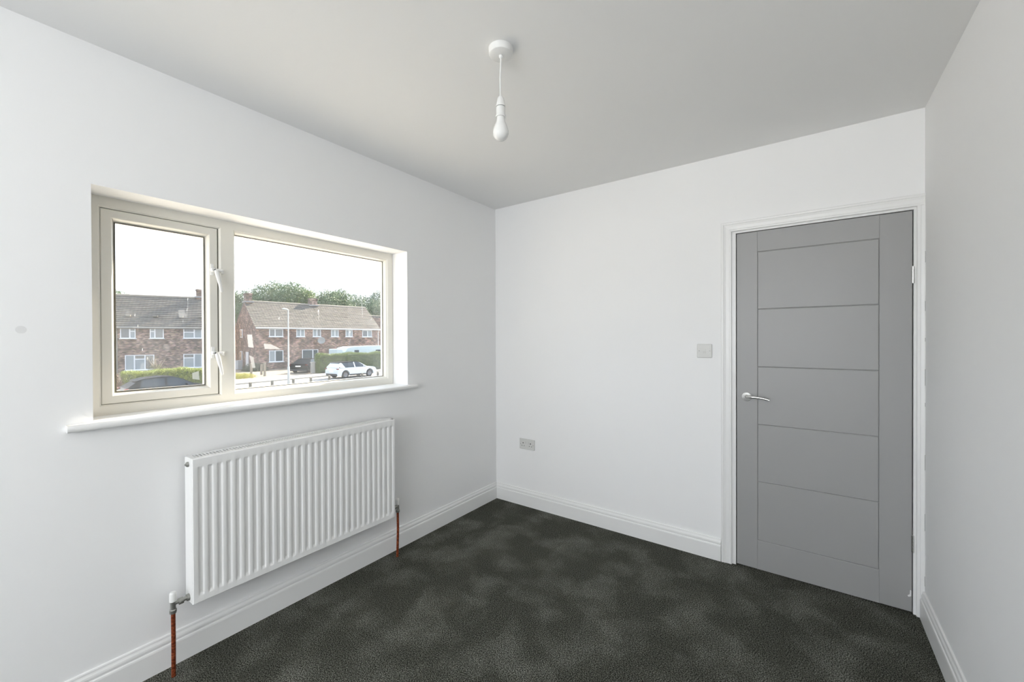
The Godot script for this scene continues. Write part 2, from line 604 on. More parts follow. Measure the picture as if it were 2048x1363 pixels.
func build_window() -> void:
	var w := thing("window_1", "wide cream window with an opening sash beside a larger fixed pane", "window", Vector3.ZERO, 0, "", "structure")
	var z0 := 0.966
	var z1 := 2.455
	var y0 := 1.058
	var y1 := WIN_Y1
	var fp := poly([0, -0.075, 0.044, -0.075, 0.044, -0.006, 0.038, 0.0, 0, 0])
	var x := Vector3.RIGHT
	var st := mb()
	sweep(st, fp, Vector3(FACE, y1, z0), Vector3(FACE, y1, z1), Vector3.DOWN, x, 1, 1)
	part("frame_head", st, "cream_frame", w)
	st = mb()
	sweep(st, fp, Vector3(FACE, y0, z0), Vector3(FACE, y0, z1), Vector3.UP, x, 1, 1)
	part("frame_foot", st, "cream_frame", w)
	st = mb()
	sweep(st, fp, Vector3(FACE, y0, z1), Vector3(FACE, y1, z1), Vector3.FORWARD, x, 1, 1)
	part("frame_jamb", st, "cream_frame", w)
	st = mb()
	sweep(st, fp, Vector3(FACE, y0, z0), Vector3(FACE, y1, z0), Vector3.BACK, x, 1, 1)
	part("frame_jamb", st, "cream_frame", w)
	# mullion with pointed ends let into head and foot
	st = mb()
	var mz0 := 1.927
	var mz1 := 1.996
	var mc := (mz0 + mz1) / 2
	var hw := (mz1 - mz0) / 2
	var half := poly([0, -0.075, hw, -0.075, hw, -0.007, hw - 0.007, 0.0005, 0, 0.0005])
	for s in [-1.0, 1.0]:
		sweep(st, half, Vector3(FACE, y0 + 0.0095, mc), Vector3(FACE, y1 - 0.0095, mc), Vector3(0, 0, s), x, 1, 1)
	part("mullion", st, "cream_frame", w)
	# beads of the fixed light
	st = mb()
	var bz0 := z0 + 0.043
	var bz1 := mz0 + 0.001
	var by0 := y0 + 0.042
	var by1 := y1 - 0.042
	var bp := poly([0, -0.055, 0.016, -0.055, 0.016, -0.034, 0.012, -0.030, 0.005, -0.010, 0, -0.007])
	sweep(st, bp, Vector3(FACE, by1, bz0), Vector3(FACE, by1, bz1), Vector3.DOWN, x, 1, 1)
	sweep(st, bp, Vector3(FACE, by0, bz0), Vector3(FACE, by0, bz1), Vector3.UP, x, 1, 1)
	sweep(st, bp, Vector3(FACE, by0, bz0), Vector3(FACE, by1, bz0), Vector3.BACK, x, 1, 1)
	sweep(st, poly([0, -0.055, 0.005, -0.055, 0.005, -0.032, 0, -0.012]), Vector3(FACE, by0, bz1), Vector3(FACE, by1, bz1), Vector3.FORWARD, x, 1, 1)
	part("glazing_bead", st, "cream_frame", w)
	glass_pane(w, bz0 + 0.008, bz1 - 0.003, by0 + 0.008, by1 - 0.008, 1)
	gasket(w, bz0 + 0.013, bz1 - 0.002, by0 + 0.013, by1 - 0.013)

	# opening sash
	var s0 := 2.0005
	var s1 := 2.4095
	var sy0 := 1.1035
	var sy1 := 1.9075
	var sash := MeshInstance3D.new()
	var sp := poly([0, -0.060, 0.047, -0.060, 0.047, -0.030, 0.043, -0.026, 0.035, -0.003, 0.032, 0, 0.003, 0, 0, -0.003])
	st = mb()
	sweep(st, sp, Vector3(SASH_FACE, sy1, s0), Vector3(SASH_FACE, sy1, s1), Vector3.DOWN, x, 1, 1)
	sweep(st, sp, Vector3(SASH_FACE, sy0, s0), Vector3(SASH_FACE, sy0, s1), Vector3.UP, x, 1, 1)
	sweep(st, sp, Vector3(SASH_FACE, sy0, s0), Vector3(SASH_FACE, sy1, s0), Vector3.BACK, x, 1, 1)
	sweep(st, sp, Vector3(SASH_FACE, sy0, s1), Vector3(SASH_FACE, sy1, s1), Vector3.FORWARD, x, 1, 1)
	sash = part("sash", st, "cream_frame", w, "opening sash of the window")
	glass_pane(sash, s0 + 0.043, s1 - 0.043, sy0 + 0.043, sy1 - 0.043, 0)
	gasket(sash, s0 + 0.046, s1 - 0.046, sy0 + 0.046, sy1 - 0.046)
	# dark seal seen in the joint round the sash
	st = mb()
	for e in [[sy1 - 0.004, sy1 + 0.003, s0 - 0.004, s1 + 0.003], [sy0 - 0.003, sy0 + 0.004, s0 - 0.004, s1 + 0.003]]:
		box(st, Vector3(SASH_FACE - 0.02, e[0], e[2]), Vector3(SASH_FACE - 0.006, e[1], e[3]))
	box(st, Vector3(SASH_FACE - 0.02, sy0, s1 - 0.003), Vector3(SASH_FACE - 0.006, sy1, s1 + 0.003))
	box(st, Vector3(SASH_FACE - 0.02, sy0, s0 - 0.004), Vector3(SASH_FACE - 0.006, sy1, s0 + 0.003))
	part("seal", st, "cream_gasket", w)

	for hy in [1.704, 1.303]:
		st = mb()
		box(st, Vector3(SASH_FACE, hy - 0.026, 2.016), Vector3(SASH_FACE + 0.005, hy + 0.030, 2.031), 0.002)          # plate on the sash
		var plate := part("handle", st, "white_plastic", w, "white cockspur window handle hanging downwards")
		st = mb()
		rod(st, Vector3(SASH_FACE + 0.004, hy, 2.0235), Vector3(SASH_FACE + 0.024, hy, 2.0235), 0.009, 0.008, 16)    # pivot
		box(st, Vector3(SASH_FACE + 0.012, hy - 0.006, 1.984), Vector3(SASH_FACE + 0.024, hy + 0.006, 2.027), 0.003)  # nose
		part("spur", st, "white_plastic", plate)
		st = mb()
		var pts := [Vector3(SASH_FACE + 0.022, hy - 0.002, 2.013), Vector3(SASH_FACE + 0.028, hy - 0.03, 2.0085), Vector3(SASH_FACE + 0.033, hy - 0.07, 2.0015), Vector3(SASH_FACE + 0.034, hy - 0.103, 1.9955), Vector3(SASH_FACE + 0.034, hy - 0.107, 1.995)]
		tube(st, pts, [0.0095, 0.0095, 0.0075, 0.0055, 0.003], 10, 0.75)
		part("lever", st, "white_plastic", plate)
		st = mb()
		box(st, Vector3(FACE, hy - 0.014, 1.979), Vector3(FACE + 0.010, hy + 0.005, 1.992), 0.002)
		part("keeper", st, "white_plastic", w)

	# window board with a rounded nose and horns past the reveal
	st = mb()
	var nose := poly([0, 0, 0, -0.026, 0.030, -0.026, 0.0355, -0.0245, 0.0395, -0.0205, 0.041, -0.0155, 0.041, -0.0105, 0.0395, -0.0055, 0.0355, -0.0015, 0.030, 0])
	sweep(st, nose, Vector3(0, WIN_Y0, 0.909), Vector3(0, WIN_Y0, 2.529), Vector3.RIGHT, Vector3.UP, 0, 0, false)
	box(st, Vector3(-0.21, WIN_Y0 - 0.026, WIN_Z0), Vector3(0.001, WIN_Y0, WIN_Z1))
	part("window_board", st, "gloss_white", w, "white window board with a rounded front edge")


func gasket(parent: Node3D, z0: float, z1: float, y0: float, y1: float) -> void:
	var st := mb()
	var gp := poly([0, 0.002, 0.003, 0.002, 0.0035, 0.008, 0, 0.009])
	var x := Vector3.RIGHT
	sweep(st, gp, Vector3(GLASS_X, y1, z0), Vector3(GLASS_X, y1, z1), Vector3.DOWN, x, 1, 1)
	sweep(st, gp, Vector3(GLASS_X, y0, z0), Vector3(GLASS_X, y0, z1), Vector3.UP, x, 1, 1)
	sweep(st, gp, Vector3(GLASS_X, y0, z0), Vector3(GLASS_X, y1, z0), Vector3.BACK, x, 1, 1)
	sweep(st, gp, Vector3(GLASS_X, y0, z1), Vector3(GLASS_X, y1, z1), Vector3.FORWARD, x, 1, 1)
	part("gasket", st, "cream_gasket", parent)


func glass_pane(parent: Node3D, z0: float, z1: float, y0: float, y1: float, which: int) -> void:
	var st := mb()
	box(st, Vector3(GLASS_X - 0.002, y0, z0), Vector3(GLASS_X + 0.002, y1, z1))
	var p := part("pane", st, "pane", parent)
	# dried splashes, runs and bird droppings on the outside, plus painted sun reflections
	var im := Image.create(512, 512, false, Image.FORMAT_RGBA8)
	im.fill(Color(1, 1, 1, 0.0))
	var r := RandomNumberGenerator.new()
	r.seed = 90 + which
	var haze := FastNoiseLite.new()
	haze.seed = 5 + which
	haze.frequency = 0.008
	haze.fractal_octaves = 4
	for yy in 512:
		for xx in 512:
			var h := clampf(0.5 + 0.9 * haze.get_noise_2d(xx, yy), 0, 1)
			im.set_pixel(xx, yy, Color(1, 1, 1, 0.02 + 0.05 * h * smoothstep(0.15, 0.8, yy / 511.0)))
	# each mark: place on the pane, length, strength
	var marks: Array = [[0.795, 0.42, 0.075, 0.9], [0.784, 0.49, 0.05, 0.6], [0.214, 0.536, 0.05, 0.5], [0.242, 0.60, 0.13, 0.4], [0.736, 0.565, 0.12, 0.4], [0.338, 0.80, 0.10, 0.4], [0.287, 0.745, 0.03, 0.6]] if which == 0 else [[0.824, 0.305, 0.19, 0.95], [0.498, 0.455, 0.08, 0.7], [0.727, 0.61, 0.115, 0.75], [0.25, 0.52, 0.05, 0.4], [0.90, 0.50, 0.04, 0.4]]
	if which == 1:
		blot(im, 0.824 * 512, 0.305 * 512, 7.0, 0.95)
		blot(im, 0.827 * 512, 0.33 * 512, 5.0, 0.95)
		smear_and_glint(im, [Vector2(0.072, 0.640), Vector2(0.098, 0.640), Vector2(0.106, 0.727), Vector2(0.078, 0.722)], 0.42)  # sun reflected on the gable, painted in as a pale patch
		smear_and_glint(im, [Vector2(0.160, 0.700), Vector2(0.200, 0.705), Vector2(0.262, 0.742), Vector2(0.166, 0.737)], 0.38)  # second sun reflection on the house wall, painted the same way
		smear_and_glint(im, [Vector2(0.082, 0.775), Vector2(0.105, 0.79), Vector2(0.115, 0.86), Vector2(0.098, 0.86)], 0.30)
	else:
		smear_and_glint(im, [Vector2(0.68, 0.50), Vector2(0.74, 0.49), Vector2(0.79, 0.545), Vector2(0.69, 0.55)], 0.22)
		smear_and_glint(im, [Vector2(0.84, 0.91), Vector2(0.92, 0.90), Vector2(0.93, 0.96), Vector2(0.84, 0.95)], 0.30)
	for mk in marks:
		run(im, r, mk[0] * 512, mk[1] * 512, mk[2] * 512, mk[3])
	for k in 90:
		var xx := r.randf() * 500 + 6
		var yy := (1.0 - pow(r.randf(), 2.0) * 0.6) * 500
		blot(im, xx, yy, r.randf_range(0.6, 1.8), r.randf_range(0.15, 0.5))
	for k in 5:
		blot(im, r.randf() * 500, r.randf_range(270, 470), r.randf_range(8, 24), r.randf_range(0.05, 0.12))
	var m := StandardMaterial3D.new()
	m.resource_name = "glass_dirt_glint"
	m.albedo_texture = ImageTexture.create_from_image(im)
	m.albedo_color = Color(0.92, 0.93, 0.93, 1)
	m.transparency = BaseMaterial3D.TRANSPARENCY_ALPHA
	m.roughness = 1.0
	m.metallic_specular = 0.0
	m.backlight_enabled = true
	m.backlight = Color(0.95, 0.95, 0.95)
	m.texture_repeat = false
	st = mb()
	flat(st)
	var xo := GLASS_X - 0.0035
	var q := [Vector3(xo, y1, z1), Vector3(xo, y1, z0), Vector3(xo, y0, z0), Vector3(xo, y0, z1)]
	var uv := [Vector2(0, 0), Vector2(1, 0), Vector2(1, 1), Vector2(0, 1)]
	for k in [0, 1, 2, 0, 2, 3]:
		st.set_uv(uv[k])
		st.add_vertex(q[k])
	mats["glass_dirt_glint_%d" % which] = m
	var d := part("dirt_glint_film", st, "glass_dirt_glint_%d" % which, p if parent.name == "window_1" else parent, "dried splashes and runs on the pane, with sun reflections painted in on the fixed pane")
	tag(d, "", "", "", "stuff")


func blot(im: Image, cx: float, cy: float, rad: float, a: float) -> void:
	for yy in range(int(cy - rad - 1), int(cy + rad + 2)):
		for xx in range(int(cx - rad - 1), int(cx + rad + 2)):
			if xx < 0 or yy < 0 or xx > 511 or yy > 511:
				continue
			var f := clampf((rad - Vector2(xx - cx, yy - cy).length()) / maxf(rad * 0.5, 1.0), 0, 1)
			var c := im.get_pixel(xx, yy)
			im.set_pixel(xx, yy, Color(1, 1, 1, maxf(c.a, a * f)))


func smear_and_glint(im: Image, pts: Array, a: float) -> void:
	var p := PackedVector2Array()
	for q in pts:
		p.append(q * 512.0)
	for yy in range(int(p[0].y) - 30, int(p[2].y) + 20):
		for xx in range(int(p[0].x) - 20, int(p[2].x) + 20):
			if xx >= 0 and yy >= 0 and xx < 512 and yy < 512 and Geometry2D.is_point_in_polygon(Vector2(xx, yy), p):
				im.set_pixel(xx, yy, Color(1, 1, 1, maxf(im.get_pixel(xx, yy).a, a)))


func run(im: Image, r: RandomNumberGenerator, cx: float, cy: float, length: float, a: float) -> void:
	blot(im, cx, cy, 2.6, a)
	blot(im, cx - 1, cy + 4, 3.0, a)
	var x := cx
	for k in int(length):
		x += r.randf_range(-0.22, 0.22)
		if r.randf() < 0.93:
			blot(im, x, cy + k, 1.1, a * (1.0 - 0.4 * k / length))


func build_added_window() -> void:  # unseen window, added behind the camera where the fill lights stand
	var w := thing("window_2", "unseen window added behind the viewer to go with the fill lights", "window", Vector3(0, 0, 0), 0, "", "structure")
	var fp := poly([0, -0.07, 0.055, -0.07, 0.055, -0.006, 0.049, 0, 0, 0])
	var v := Vector3.FORWARD
	var zf := ROOM_Z + 0.13
	var st := mb()
	sweep(st, fp, Vector3(0.67, 2.32, zf), Vector3(2.57, 2.32, zf), Vector3.DOWN, v, 1, 1)
	sweep(st, fp, Vector3(0.67, 0.92, zf), Vector3(2.57, 0.92, zf), Vector3.UP, v, 1, 1)
	sweep(st, fp, Vector3(0.67, 0.92, zf), Vector3(0.67, 2.32, zf), Vector3.RIGHT, v, 1, 1)
	sweep(st, fp, Vector3(2.57, 0.92, zf), Vector3(2.57, 2.32, zf), Vector3.LEFT, v, 1, 1)
	box(st, Vector3(1.585, 0.97, zf), Vector3(1.655, 2.27, zf + 0.07), 0.004)
	part("frame", st, "cream_frame", w)
	for q in [[0.72, 1.59], [1.65, 2.52]]:
		st = mb()
		box(st, Vector3(q[0], 0.97, zf + 0.033), Vector3(q[1], 2.27, zf + 0.037))
		part("pane", st, "pane", w)
	st = mb()
	box(st, Vector3(0.64, 0.894, ROOM_Z - 0.03), Vector3(2.60, 0.92, ROOM_Z + 0.14), 0.004)
	part("window_board", st, "gloss_white", w)


# ==================================================================== the door
func build_door() -> void:
	var d := thing("door_1", "grey painted five panel door with a chrome lever handle", "door", Vector3.ZERO, 0, "", "structure")
	var zf := -0.004           # face of the leaf
	var zb := zf - 0.040
	var xs := [DOOR_X0, 1.942, 2.4775, DOOR_X1]
	var ys := [DOOR_Y0, 0.178, 0.522, 0.858, 1.196, 1.534, 1.869, DOOR_Y1]
	var st := mb()
	box(st, Vector3(DOOR_X0 + 0.006, DOOR_Y0 + 0.006, zb), Vector3(DOOR_X1 - 0.006, DOOR_Y1 - 0.006, zf - 0.0055))
	part("core", st, "door_paint", d)
	for k in [0, 2]:
		st = mb()
		box(st, Vector3(xs[k], DOOR_Y0, zb + 0.001), Vector3(xs[k + 1], DOOR_Y1, zf), 0.0012)
		part("stile", st, "door_paint", d)
	for k in [0, 6]:
		st = mb()
		rail(st, xs[1], xs[2], ys[k], ys[k + 1], zf, 0.0007, 0.0, 0.0042 if k == 6 else 0.0, 0.0042 if k == 0 else 0.0)
		part("top_rail" if k == 6 else "bottom_rail", st, "door_paint", d)
	for k in range(1, 6):
		st = mb()
		rail(st, xs[1], xs[2], ys[k], ys[k + 1], zf, 0.0042, 0.0, 0.0042, 0.0042)
		part("panel", st, "door_paint", d)
	# lever on a round rose
	var hc := Vector3(1.887, 1.018, zf)
	st = mb()
	lathe(st, [Vector2(0, -0.001), Vector2(0.0265, -0.001), Vector2(0.0265, 0.006), Vector2(0.025, 0.0085), Vector2(0.022, 0.0095), Vector2(0.0125, 0.0098), Vector2(0.0105, 0.011), Vector2(0.0098, 0.022), Vector2(0, 0.022)], axis_to(hc, Vector3.BACK), 32)
	var h := part("handle", st, "satin_chrome", d, "chrome lever handle on a round rose")
	st = mb()
	var pts := []
	var rad := []
	for k in 15:
		var f := k / 14.0
		var zz := 0.020 + 0.030 * smoothstep(0.0, 0.3, f)
		pts.append(hc + Vector3(0.118 * maxf(0.0, (f - 0.1) / 0.9) if f > 0.1 else -0.002 * (0.1 - f), 0.006 * sin(f * PI * 0.9) - 0.009 * f * f, zz))
		rad.append(lerpf(0.0088, 0.0062, f))
	tube(st, pts, rad, 14)
	part("lever", st, "chrome", h)
	# hinges: knuckles of the closed butt hinges
	for hy in [1.6735, 0.349]:
		st = mb()
		for k in 5:
			var ya: float = hy - 0.0415 + k * 0.0166
			rod(st, Vector3(2.6008, ya, 0.0015), Vector3(2.6008, ya + 0.0158, 0.0015), 0.0052, 0.0052, 14)
		box(st, Vector3(2.5975, hy - 0.0415, -0.03), Vector3(2.6025, hy + 0.0415, 0.0005))
		part("hinge", st, "chrome", d, "steel butt hinge")
	st = mb()
	sweep(st, poly([0, 0, 0.010, 0.006, 0.010, 0.034, 0.006, 0.036, 0.004, 0.014, -0.004, 0.006]), Vector3(2.587, 0.080, zf - 0.001), Vector3(2.587, 0.080, zf + 0.0008), Vector3.RIGHT, Vector3.UP)
	part("paint_splash", st, "gloss_white", d, "splash of white paint near the foot of the door")
	# lining with its stop
	st = mb()
	box(st, Vector3(DOOR_X0 - 0.026, 0, -0.13), Vector3(DOOR_X0 - 0.004, DOOR_Y1 + 0.004, 0.0), 0.001)
	box(st, Vector3(DOOR_X1 + 0.004, 0, -0.13), Vector3(DOOR_X1 + 0.024, DOOR_Y1 + 0.004, 0.0), 0.001)
	box(st, Vector3(DOOR_X0 - 0.026, DOOR_Y1 + 0.004, -0.13), Vector3(DOOR_X1 + 0.024, DOOR_Y1 + 0.028, 0.0), 0.001)
	part("lining", st, "gloss_white", d)
	st = mb()
	box(st, Vector3(DOOR_X0 - 0.003, 0, -0.075), Vector3(DOOR_X0 + 0.012, DOOR_Y1 - 0.009, zb - 0.002))
	box(st, Vector3(DOOR_X1 - 0.012, 0, -0.075), Vector3(DOOR_X1 + 0.003, DOOR_Y1 - 0.009, zb - 0.002))
	box(st, Vector3(DOOR_X0 - 0.003, DOOR_Y1 - 0.012, -0.075), Vector3(DOOR_X1 + 0.003, DOOR_Y1 + 0.003, zb - 0.002))
	part("door_stop", st, "dark_gap", d)

	# architrave: u from the opening outwards, v off the wall
	var a := thing("trim_1", "white moulded architrave round the grey door", "door surround", Vector3.ZERO, 0, "", "structure")
	var ap := poly([0, 0, 0, 0.011, 0.003, 0.0135, 0.008, 0.0140, 0.012, 0.0125, 0.014, 0.0115, 0.030, 0.0130, 0.036, 0.0150, 0.041, 0.0165, 0.043, 0.0140, 0.0445, 0.0165, 0.053, 0.0175, 0.056, 0.016, 0.057, 0.013, 0.057, 0])
	var ix0 := DOOR_X0 - 0.0285 + 0.003
	var iy := DOOR_Y1 + 0.0155
	st = mb()
	sweep(st, ap, Vector3(ix0, 0, 0), Vector3(ix0, iy, 0), Vector3.LEFT, Vector3.BACK, 0, -1)
	part("side_moulding", st, "gloss_white", a)
	st = mb()
	sweep(st, ap, Vector3(ix0, iy, 0), Vector3(ROOM_X - 0.0005, iy, 0), Vector3.UP, Vector3.BACK, -1, 0)
	part("head_moulding", st, "gloss_white", a)
	st = mb()   # cut down against the side wall
	var cp := poly([0, 0, 0, 0.010, 0.002, 0.0125, 0.012, 0.0130, 0.014, 0.0115, 0.026, 0.0128, 0.0285, 0.0150, 0.0285, 0])
	sweep(st, cp, Vector3(DOOR_X1 + 0.0145, 0, 0), Vector3(DOOR_X1 + 0.0145, iy + 0.004, 0), Vector3.RIGHT, Vector3.BACK)
	part("side_moulding", st, "gloss_white", a, "moulding cut narrow against the right wall")
	# broken line of dark gaps where the filler has shrunk from the wall
	st = mb()
	var yy := 0.16
	while yy < 1.88:
		var ln := rng.randf_range(0.015, 0.09)
		box(st, Vector3(ROOM_X - 0.0009, yy, 0.0142), Vector3(ROOM_X - 0.0001, yy + ln, 0.0156))
		yy += ln + rng.randf_range(0.03, 0.30)
	tag(part("filler_crack", st, "dark_gap", a), "", "", "", "stuff")


# a flat board with bevels: bx at the two sides, then top and bottom
func rail(st: SurfaceTool, x0: float, x1: float, y0: float, y1: float, zf: float, bx: float, _s: float, btop: float, bbot: float) -> void:
	flat(st)
	var dz := 0.0042
	var a := [Vector3(x0, y0, zf - minf(dz, bx)), Vector3(x1, y0, zf - minf(dz, bx)), Vector3(x1, y1, zf - minf(dz, bx)), Vector3(x0, y1, zf - minf(dz, bx))]
	if bbot > bx:
		a[0].z = zf - dz
		a[1].z = zf - dz
	if btop > bx:
		a[2].z = zf - dz
		a[3].z = zf - dz
	# here top means the lower edge bevel of a head rail and vice versa
	var lo := btop
	var hi := bbot
	var b := [Vector3(x0 + bx, y0 + lo, zf), Vector3(x1 - bx, y0 + lo, zf), Vector3(x1 - bx, y1 - hi, zf), Vector3(x0 + bx, y1 - hi, zf)]
	a[0].z = zf - (dz if lo > 0 else 0.0)
	a[1].z = a[0].z
	a[2].z = zf - (dz if hi > 0 else 0.0)
	a[3].z = a[2].z
	if bx < 0.002:
		for k in 4:
			if a[k].z == zf:
				a[k].z = zf - 0.0007
	quad(st, b[0], b[1], b[2], b[3], Vector3.BACK)
	var c := []
	for k in 4:
		c.append(Vector3(a[k].x, a[k].y, zf - 0.012))
	var outs := [Vector3.DOWN, Vector3.RIGHT, Vector3.UP, Vector3.LEFT]
	for k in 4:
		var j := (k + 1) % 4
		quad(st, a[k], a[j], b[j], b[k], Vector3.BACK + outs[k])
		quad(st, a[k], a[j], c[j], c[k], outs[k])
	quad(st, c[0], c[1], c[2], c[3], Vector3.FORWARD)


# ==================================================================== the radiator
func build_radiator() -> void:
	var z0 := 1.162
	var z1 := 2.188
	var y0 := 0.268
	var y1 := 0.873
	var xf := 0.115
	var xb := 0.034
	var base := Vector3(0, 0, (z0 + z1) / 2)
	var r := thing("radiator", "white panel radiator with vertical flutes mounted below the window", "radiator", base)
	var o := -base
	var st := mb()
	# pressed front panel: 29 hollow flutes
	var n := 29
	var p := 0.0347
	var zc0 := 1.187
	var us := PackedFloat32Array([z0, z0 + 0.0025])
	var gs := PackedFloat32Array([0.22, 0.0])
	for k in n:
		var c := zc0 + k * p
		for q in [[-0.0112, 0.0], [-0.0098, 0.10], [-0.0078, 0.80], [-0.0064, 0.98], [-0.005, 1.0], [0.005, 1.0], [0.0064, 0.98], [0.0078, 0.80], [0.0098, 0.10], [0.0112, 0.0]]:
			us.append(c + q[0])
			gs.append(q[1])
	us.append_array([z1 - 0.0025, z1])
	gs.append_array([0.0, 0.22])
	var ga := 0.304
	var gb := 0.832
	var vs := [y0, y0 + 0.003, ga - 0.010, ga - 0.007, ga - 0.001, ga + 0.005, ga + 0.009, 0.5, 0.65, gb - 0.008, gb - 0.004, gb + 0.001, gb + 0.005, gb + 0.007, y1 - 0.003, y1]
	var hs := [0.0, 0.0, 0.0, 0.10, 0.55, 0.93, 1.0, 1.0, 1.0, 1.0, 0.93, 0.55, 0.10, 0.0, 0.0, 0.0]
	var es := [0.22, 0, 0, 0, 0, 0, 0, 0, 0, 0, 0, 0, 0, 0, 0, 0.22]
	var dep := 0.0058
	var pt := func(i: int, j: int) -> Vector3:
		var edge := 1.0 if i == 0 or i == us.size() - 1 else 0.0
		var x: float = xf - dep * (gs[i] * hs[j] if edge == 0.0 else 0.0) - 0.003 * maxf(edge, 1.0 if es[j] > 0 else 0.0)
		return Vector3(x, vs[j], us[i]) + o
	group_no += 1
	st.set_smooth_group(group_no)
	for i in us.size() - 1:
		for j in vs.size() - 1:
			st.set_smooth_group(-1 if i == 0 or j == 0 or i == us.size() - 2 or j == vs.size() - 2 else group_no)
			quad(st, pt.call(i, j), pt.call(i + 1, j), pt.call(i + 1, j + 1), pt.call(i, j + 1), Vector3.RIGHT)
	flat(st)
	var lo := Vector3(xf - 0.012, 0, 0) + o
	for e in [[Vector3(xf - 0.003, y0, z0), Vector3(xf - 0.003, y0, z1), Vector3.DOWN], [Vector3(xf - 0.003, y1, z0), Vector3(xf - 0.003, y1, z1), Vector3.UP], [Vector3(xf - 0.003, y0, z0), Vector3(xf - 0.003, y1, z0), Vector3.FORWARD], [Vector3(xf - 0.003, y0, z1), Vector3(xf - 0.003, y1, z1), Vector3.BACK]]:
		var a: Vector3 = e[0] + o
		var b: Vector3 = e[1] + o
		quad(st, a, b, b - Vector3(0.009, 0, 0), a - Vector3(0.009, 0, 0), e[2])
	part("front_panel", st, "radiator_enamel", r)
	st = mb()
	box(st, Vector3(xb, y0, z0 + 0.004) + o, Vector3(xb + 0.012, y1 - 0.004, z1 - 0.004) + o, 0.003)
	part("back_panel", st, "radiator_enamel", r)
	st = mb()   # convector fins between the panels
	for k in 40:
		var zz := z0 + 0.03 + k * (z1 - z0 - 0.06) / 39.0
		box(st, Vector3(xb + 0.012, y0 + 0.03, zz - 0.001) + o, Vector3(xf - 0.011, y1 - 0.03, zz + 0.001) + o)
	tag(part("convector_fins", st, "radiator_inside", r), "", "", "", "stuff")
	for s in [[z0 - 0.001, z0 + 0.0012], [z1 - 0.0012, z1 + 0.001]]:
		st = mb()
		box(st, Vector3(xb - 0.002, y0 + 0.002, s[0]) + o, Vector3(xf - 0.0035, y1 + 0.001, s[1]) + o, 0.0005)
		part("side_panel", st, "radiator_enamel", r)
	# top grille: two rails joined by fine bars
	st = mb()
	var yt := y1 + 0.002
	box(st, Vector3(xb - 0.003, yt - 0.004, z0 - 0.001) + o, Vector3(xb + 0.014, yt, z1 + 0.001) + o, 0.001)
	box(st, Vector3(xf - 0.024, yt - 0.004, z0 - 0.001) + o, Vector3(xf - 0.003, yt, z1 + 0.001) + o, 0.001)
	for s in [z0, z1 - 0.018]:
		box(st, Vector3(xb, yt - 0.004, s) + o, Vector3(xf - 0.005, yt, s + 0.018) + o)
	var bars := 78
	for k in bars:
		var zz := z0 + 0.018 + (k + 0.5) * (z1 - z0 - 0.036) / bars
		box(st, Vector3(xb + 0.010, yt - 0.004, zz - 0.003) + o, Vector3(xf - 0.02, yt - 0.0005, zz + 0.003) + o)
	part("top_grille", st, "radiator_enamel", r)
	# air vent plug
	st = mb()
	lathe(st, [Vector2(0, 0), Vector2(0.011, 0), Vector2(0.011, 0.004), Vector2(0.009, 0.009), Vector2(0.004, 0.009), Vector2(0.004, 0.013), Vector2(0, 0.013)], axis_to(Vector3(0.074, 0.846, z1) + o, Vector3.BACK), 16)
	part("air_vent", st, "dull_chrome", r)
	# tails and lockshield valves with white caps, on copper pipes
	for e in [[1.0, 2.243, z1, 0.295, 0.087], [-1.0, 1.109, z0, 0.316, 0.087]]:
		var s: float = e[0]
		var zz: float = e[1]
		var yv: float = e[3]
		var xv: float = 0.072
		var v := Vector3(xv, yv, zz)
		st = mb()
		rod(st, Vector3(xv, yv - 0.006, e[2] - s * 0.004) + o, Vector3(xv, yv - 0.006, e[2] + s * 0.010) + o, 0.016, 0.014, 8)
		rod(st, Vector3(xv, yv - 0.006, e[2] + s * 0.009) + o, Vector3(xv, yv - 0.006, zz) + o, 0.0085, 0.0085, 14)
		var tail := part("valve", st, "dull_chrome", r, "metal valve body joining the radiator to its copper pipe")
		st = mb()
		lathe(st, [Vector2(0, -0.045), Vector2(0.0115, -0.045), Vector2(0.0125, -0.041), Vector2(0.0125, -0.031), Vector2(0.0095, -0.028), Vector2(0.0095, 0.006), Vector2(0, 0.006)], Transform3D(Basis.IDENTITY, v + o), 8)
		rod(st, v + o + Vector3(0, -0.008, -s * 0.018), v + o + Vector3(0, -0.008, -s * 0.034), 0.0125, 0.0125, 6)
		part("nut", st, "dull_chrome", tail)
		st = mb()
		lathe(st, [Vector2(0, 0.0), Vector2(0.0125, 0.0), Vector2(0.0125, 0.028), Vector2(0.0118, 0.033), Vector2(0.009, 0.037), Vector2(0, 0.038)], Transform3D(Basis.IDENTITY, v + o + Vector3(0, 0.004, 0)), 18)
		part("cap", st, "white_plastic", tail, "white plastic valve cap")
		st = mb()
		tube(st, [v + o + Vector3(0, -0.044, 0), v + o + Vector3(0.002, -0.15, 0), Vector3(e[4], 0.012, zz + (0.004 if s > 0 else 0.016)) + o, Vector3(e[4], 0.0005, zz + (0.004 if s > 0 else 0.016)) + o], [0.0076, 0.0076, 0.0076, 0.0076], 16)
		part("copper_pipe", st, "copper", r, "bare copper pipe running down to the carpet")


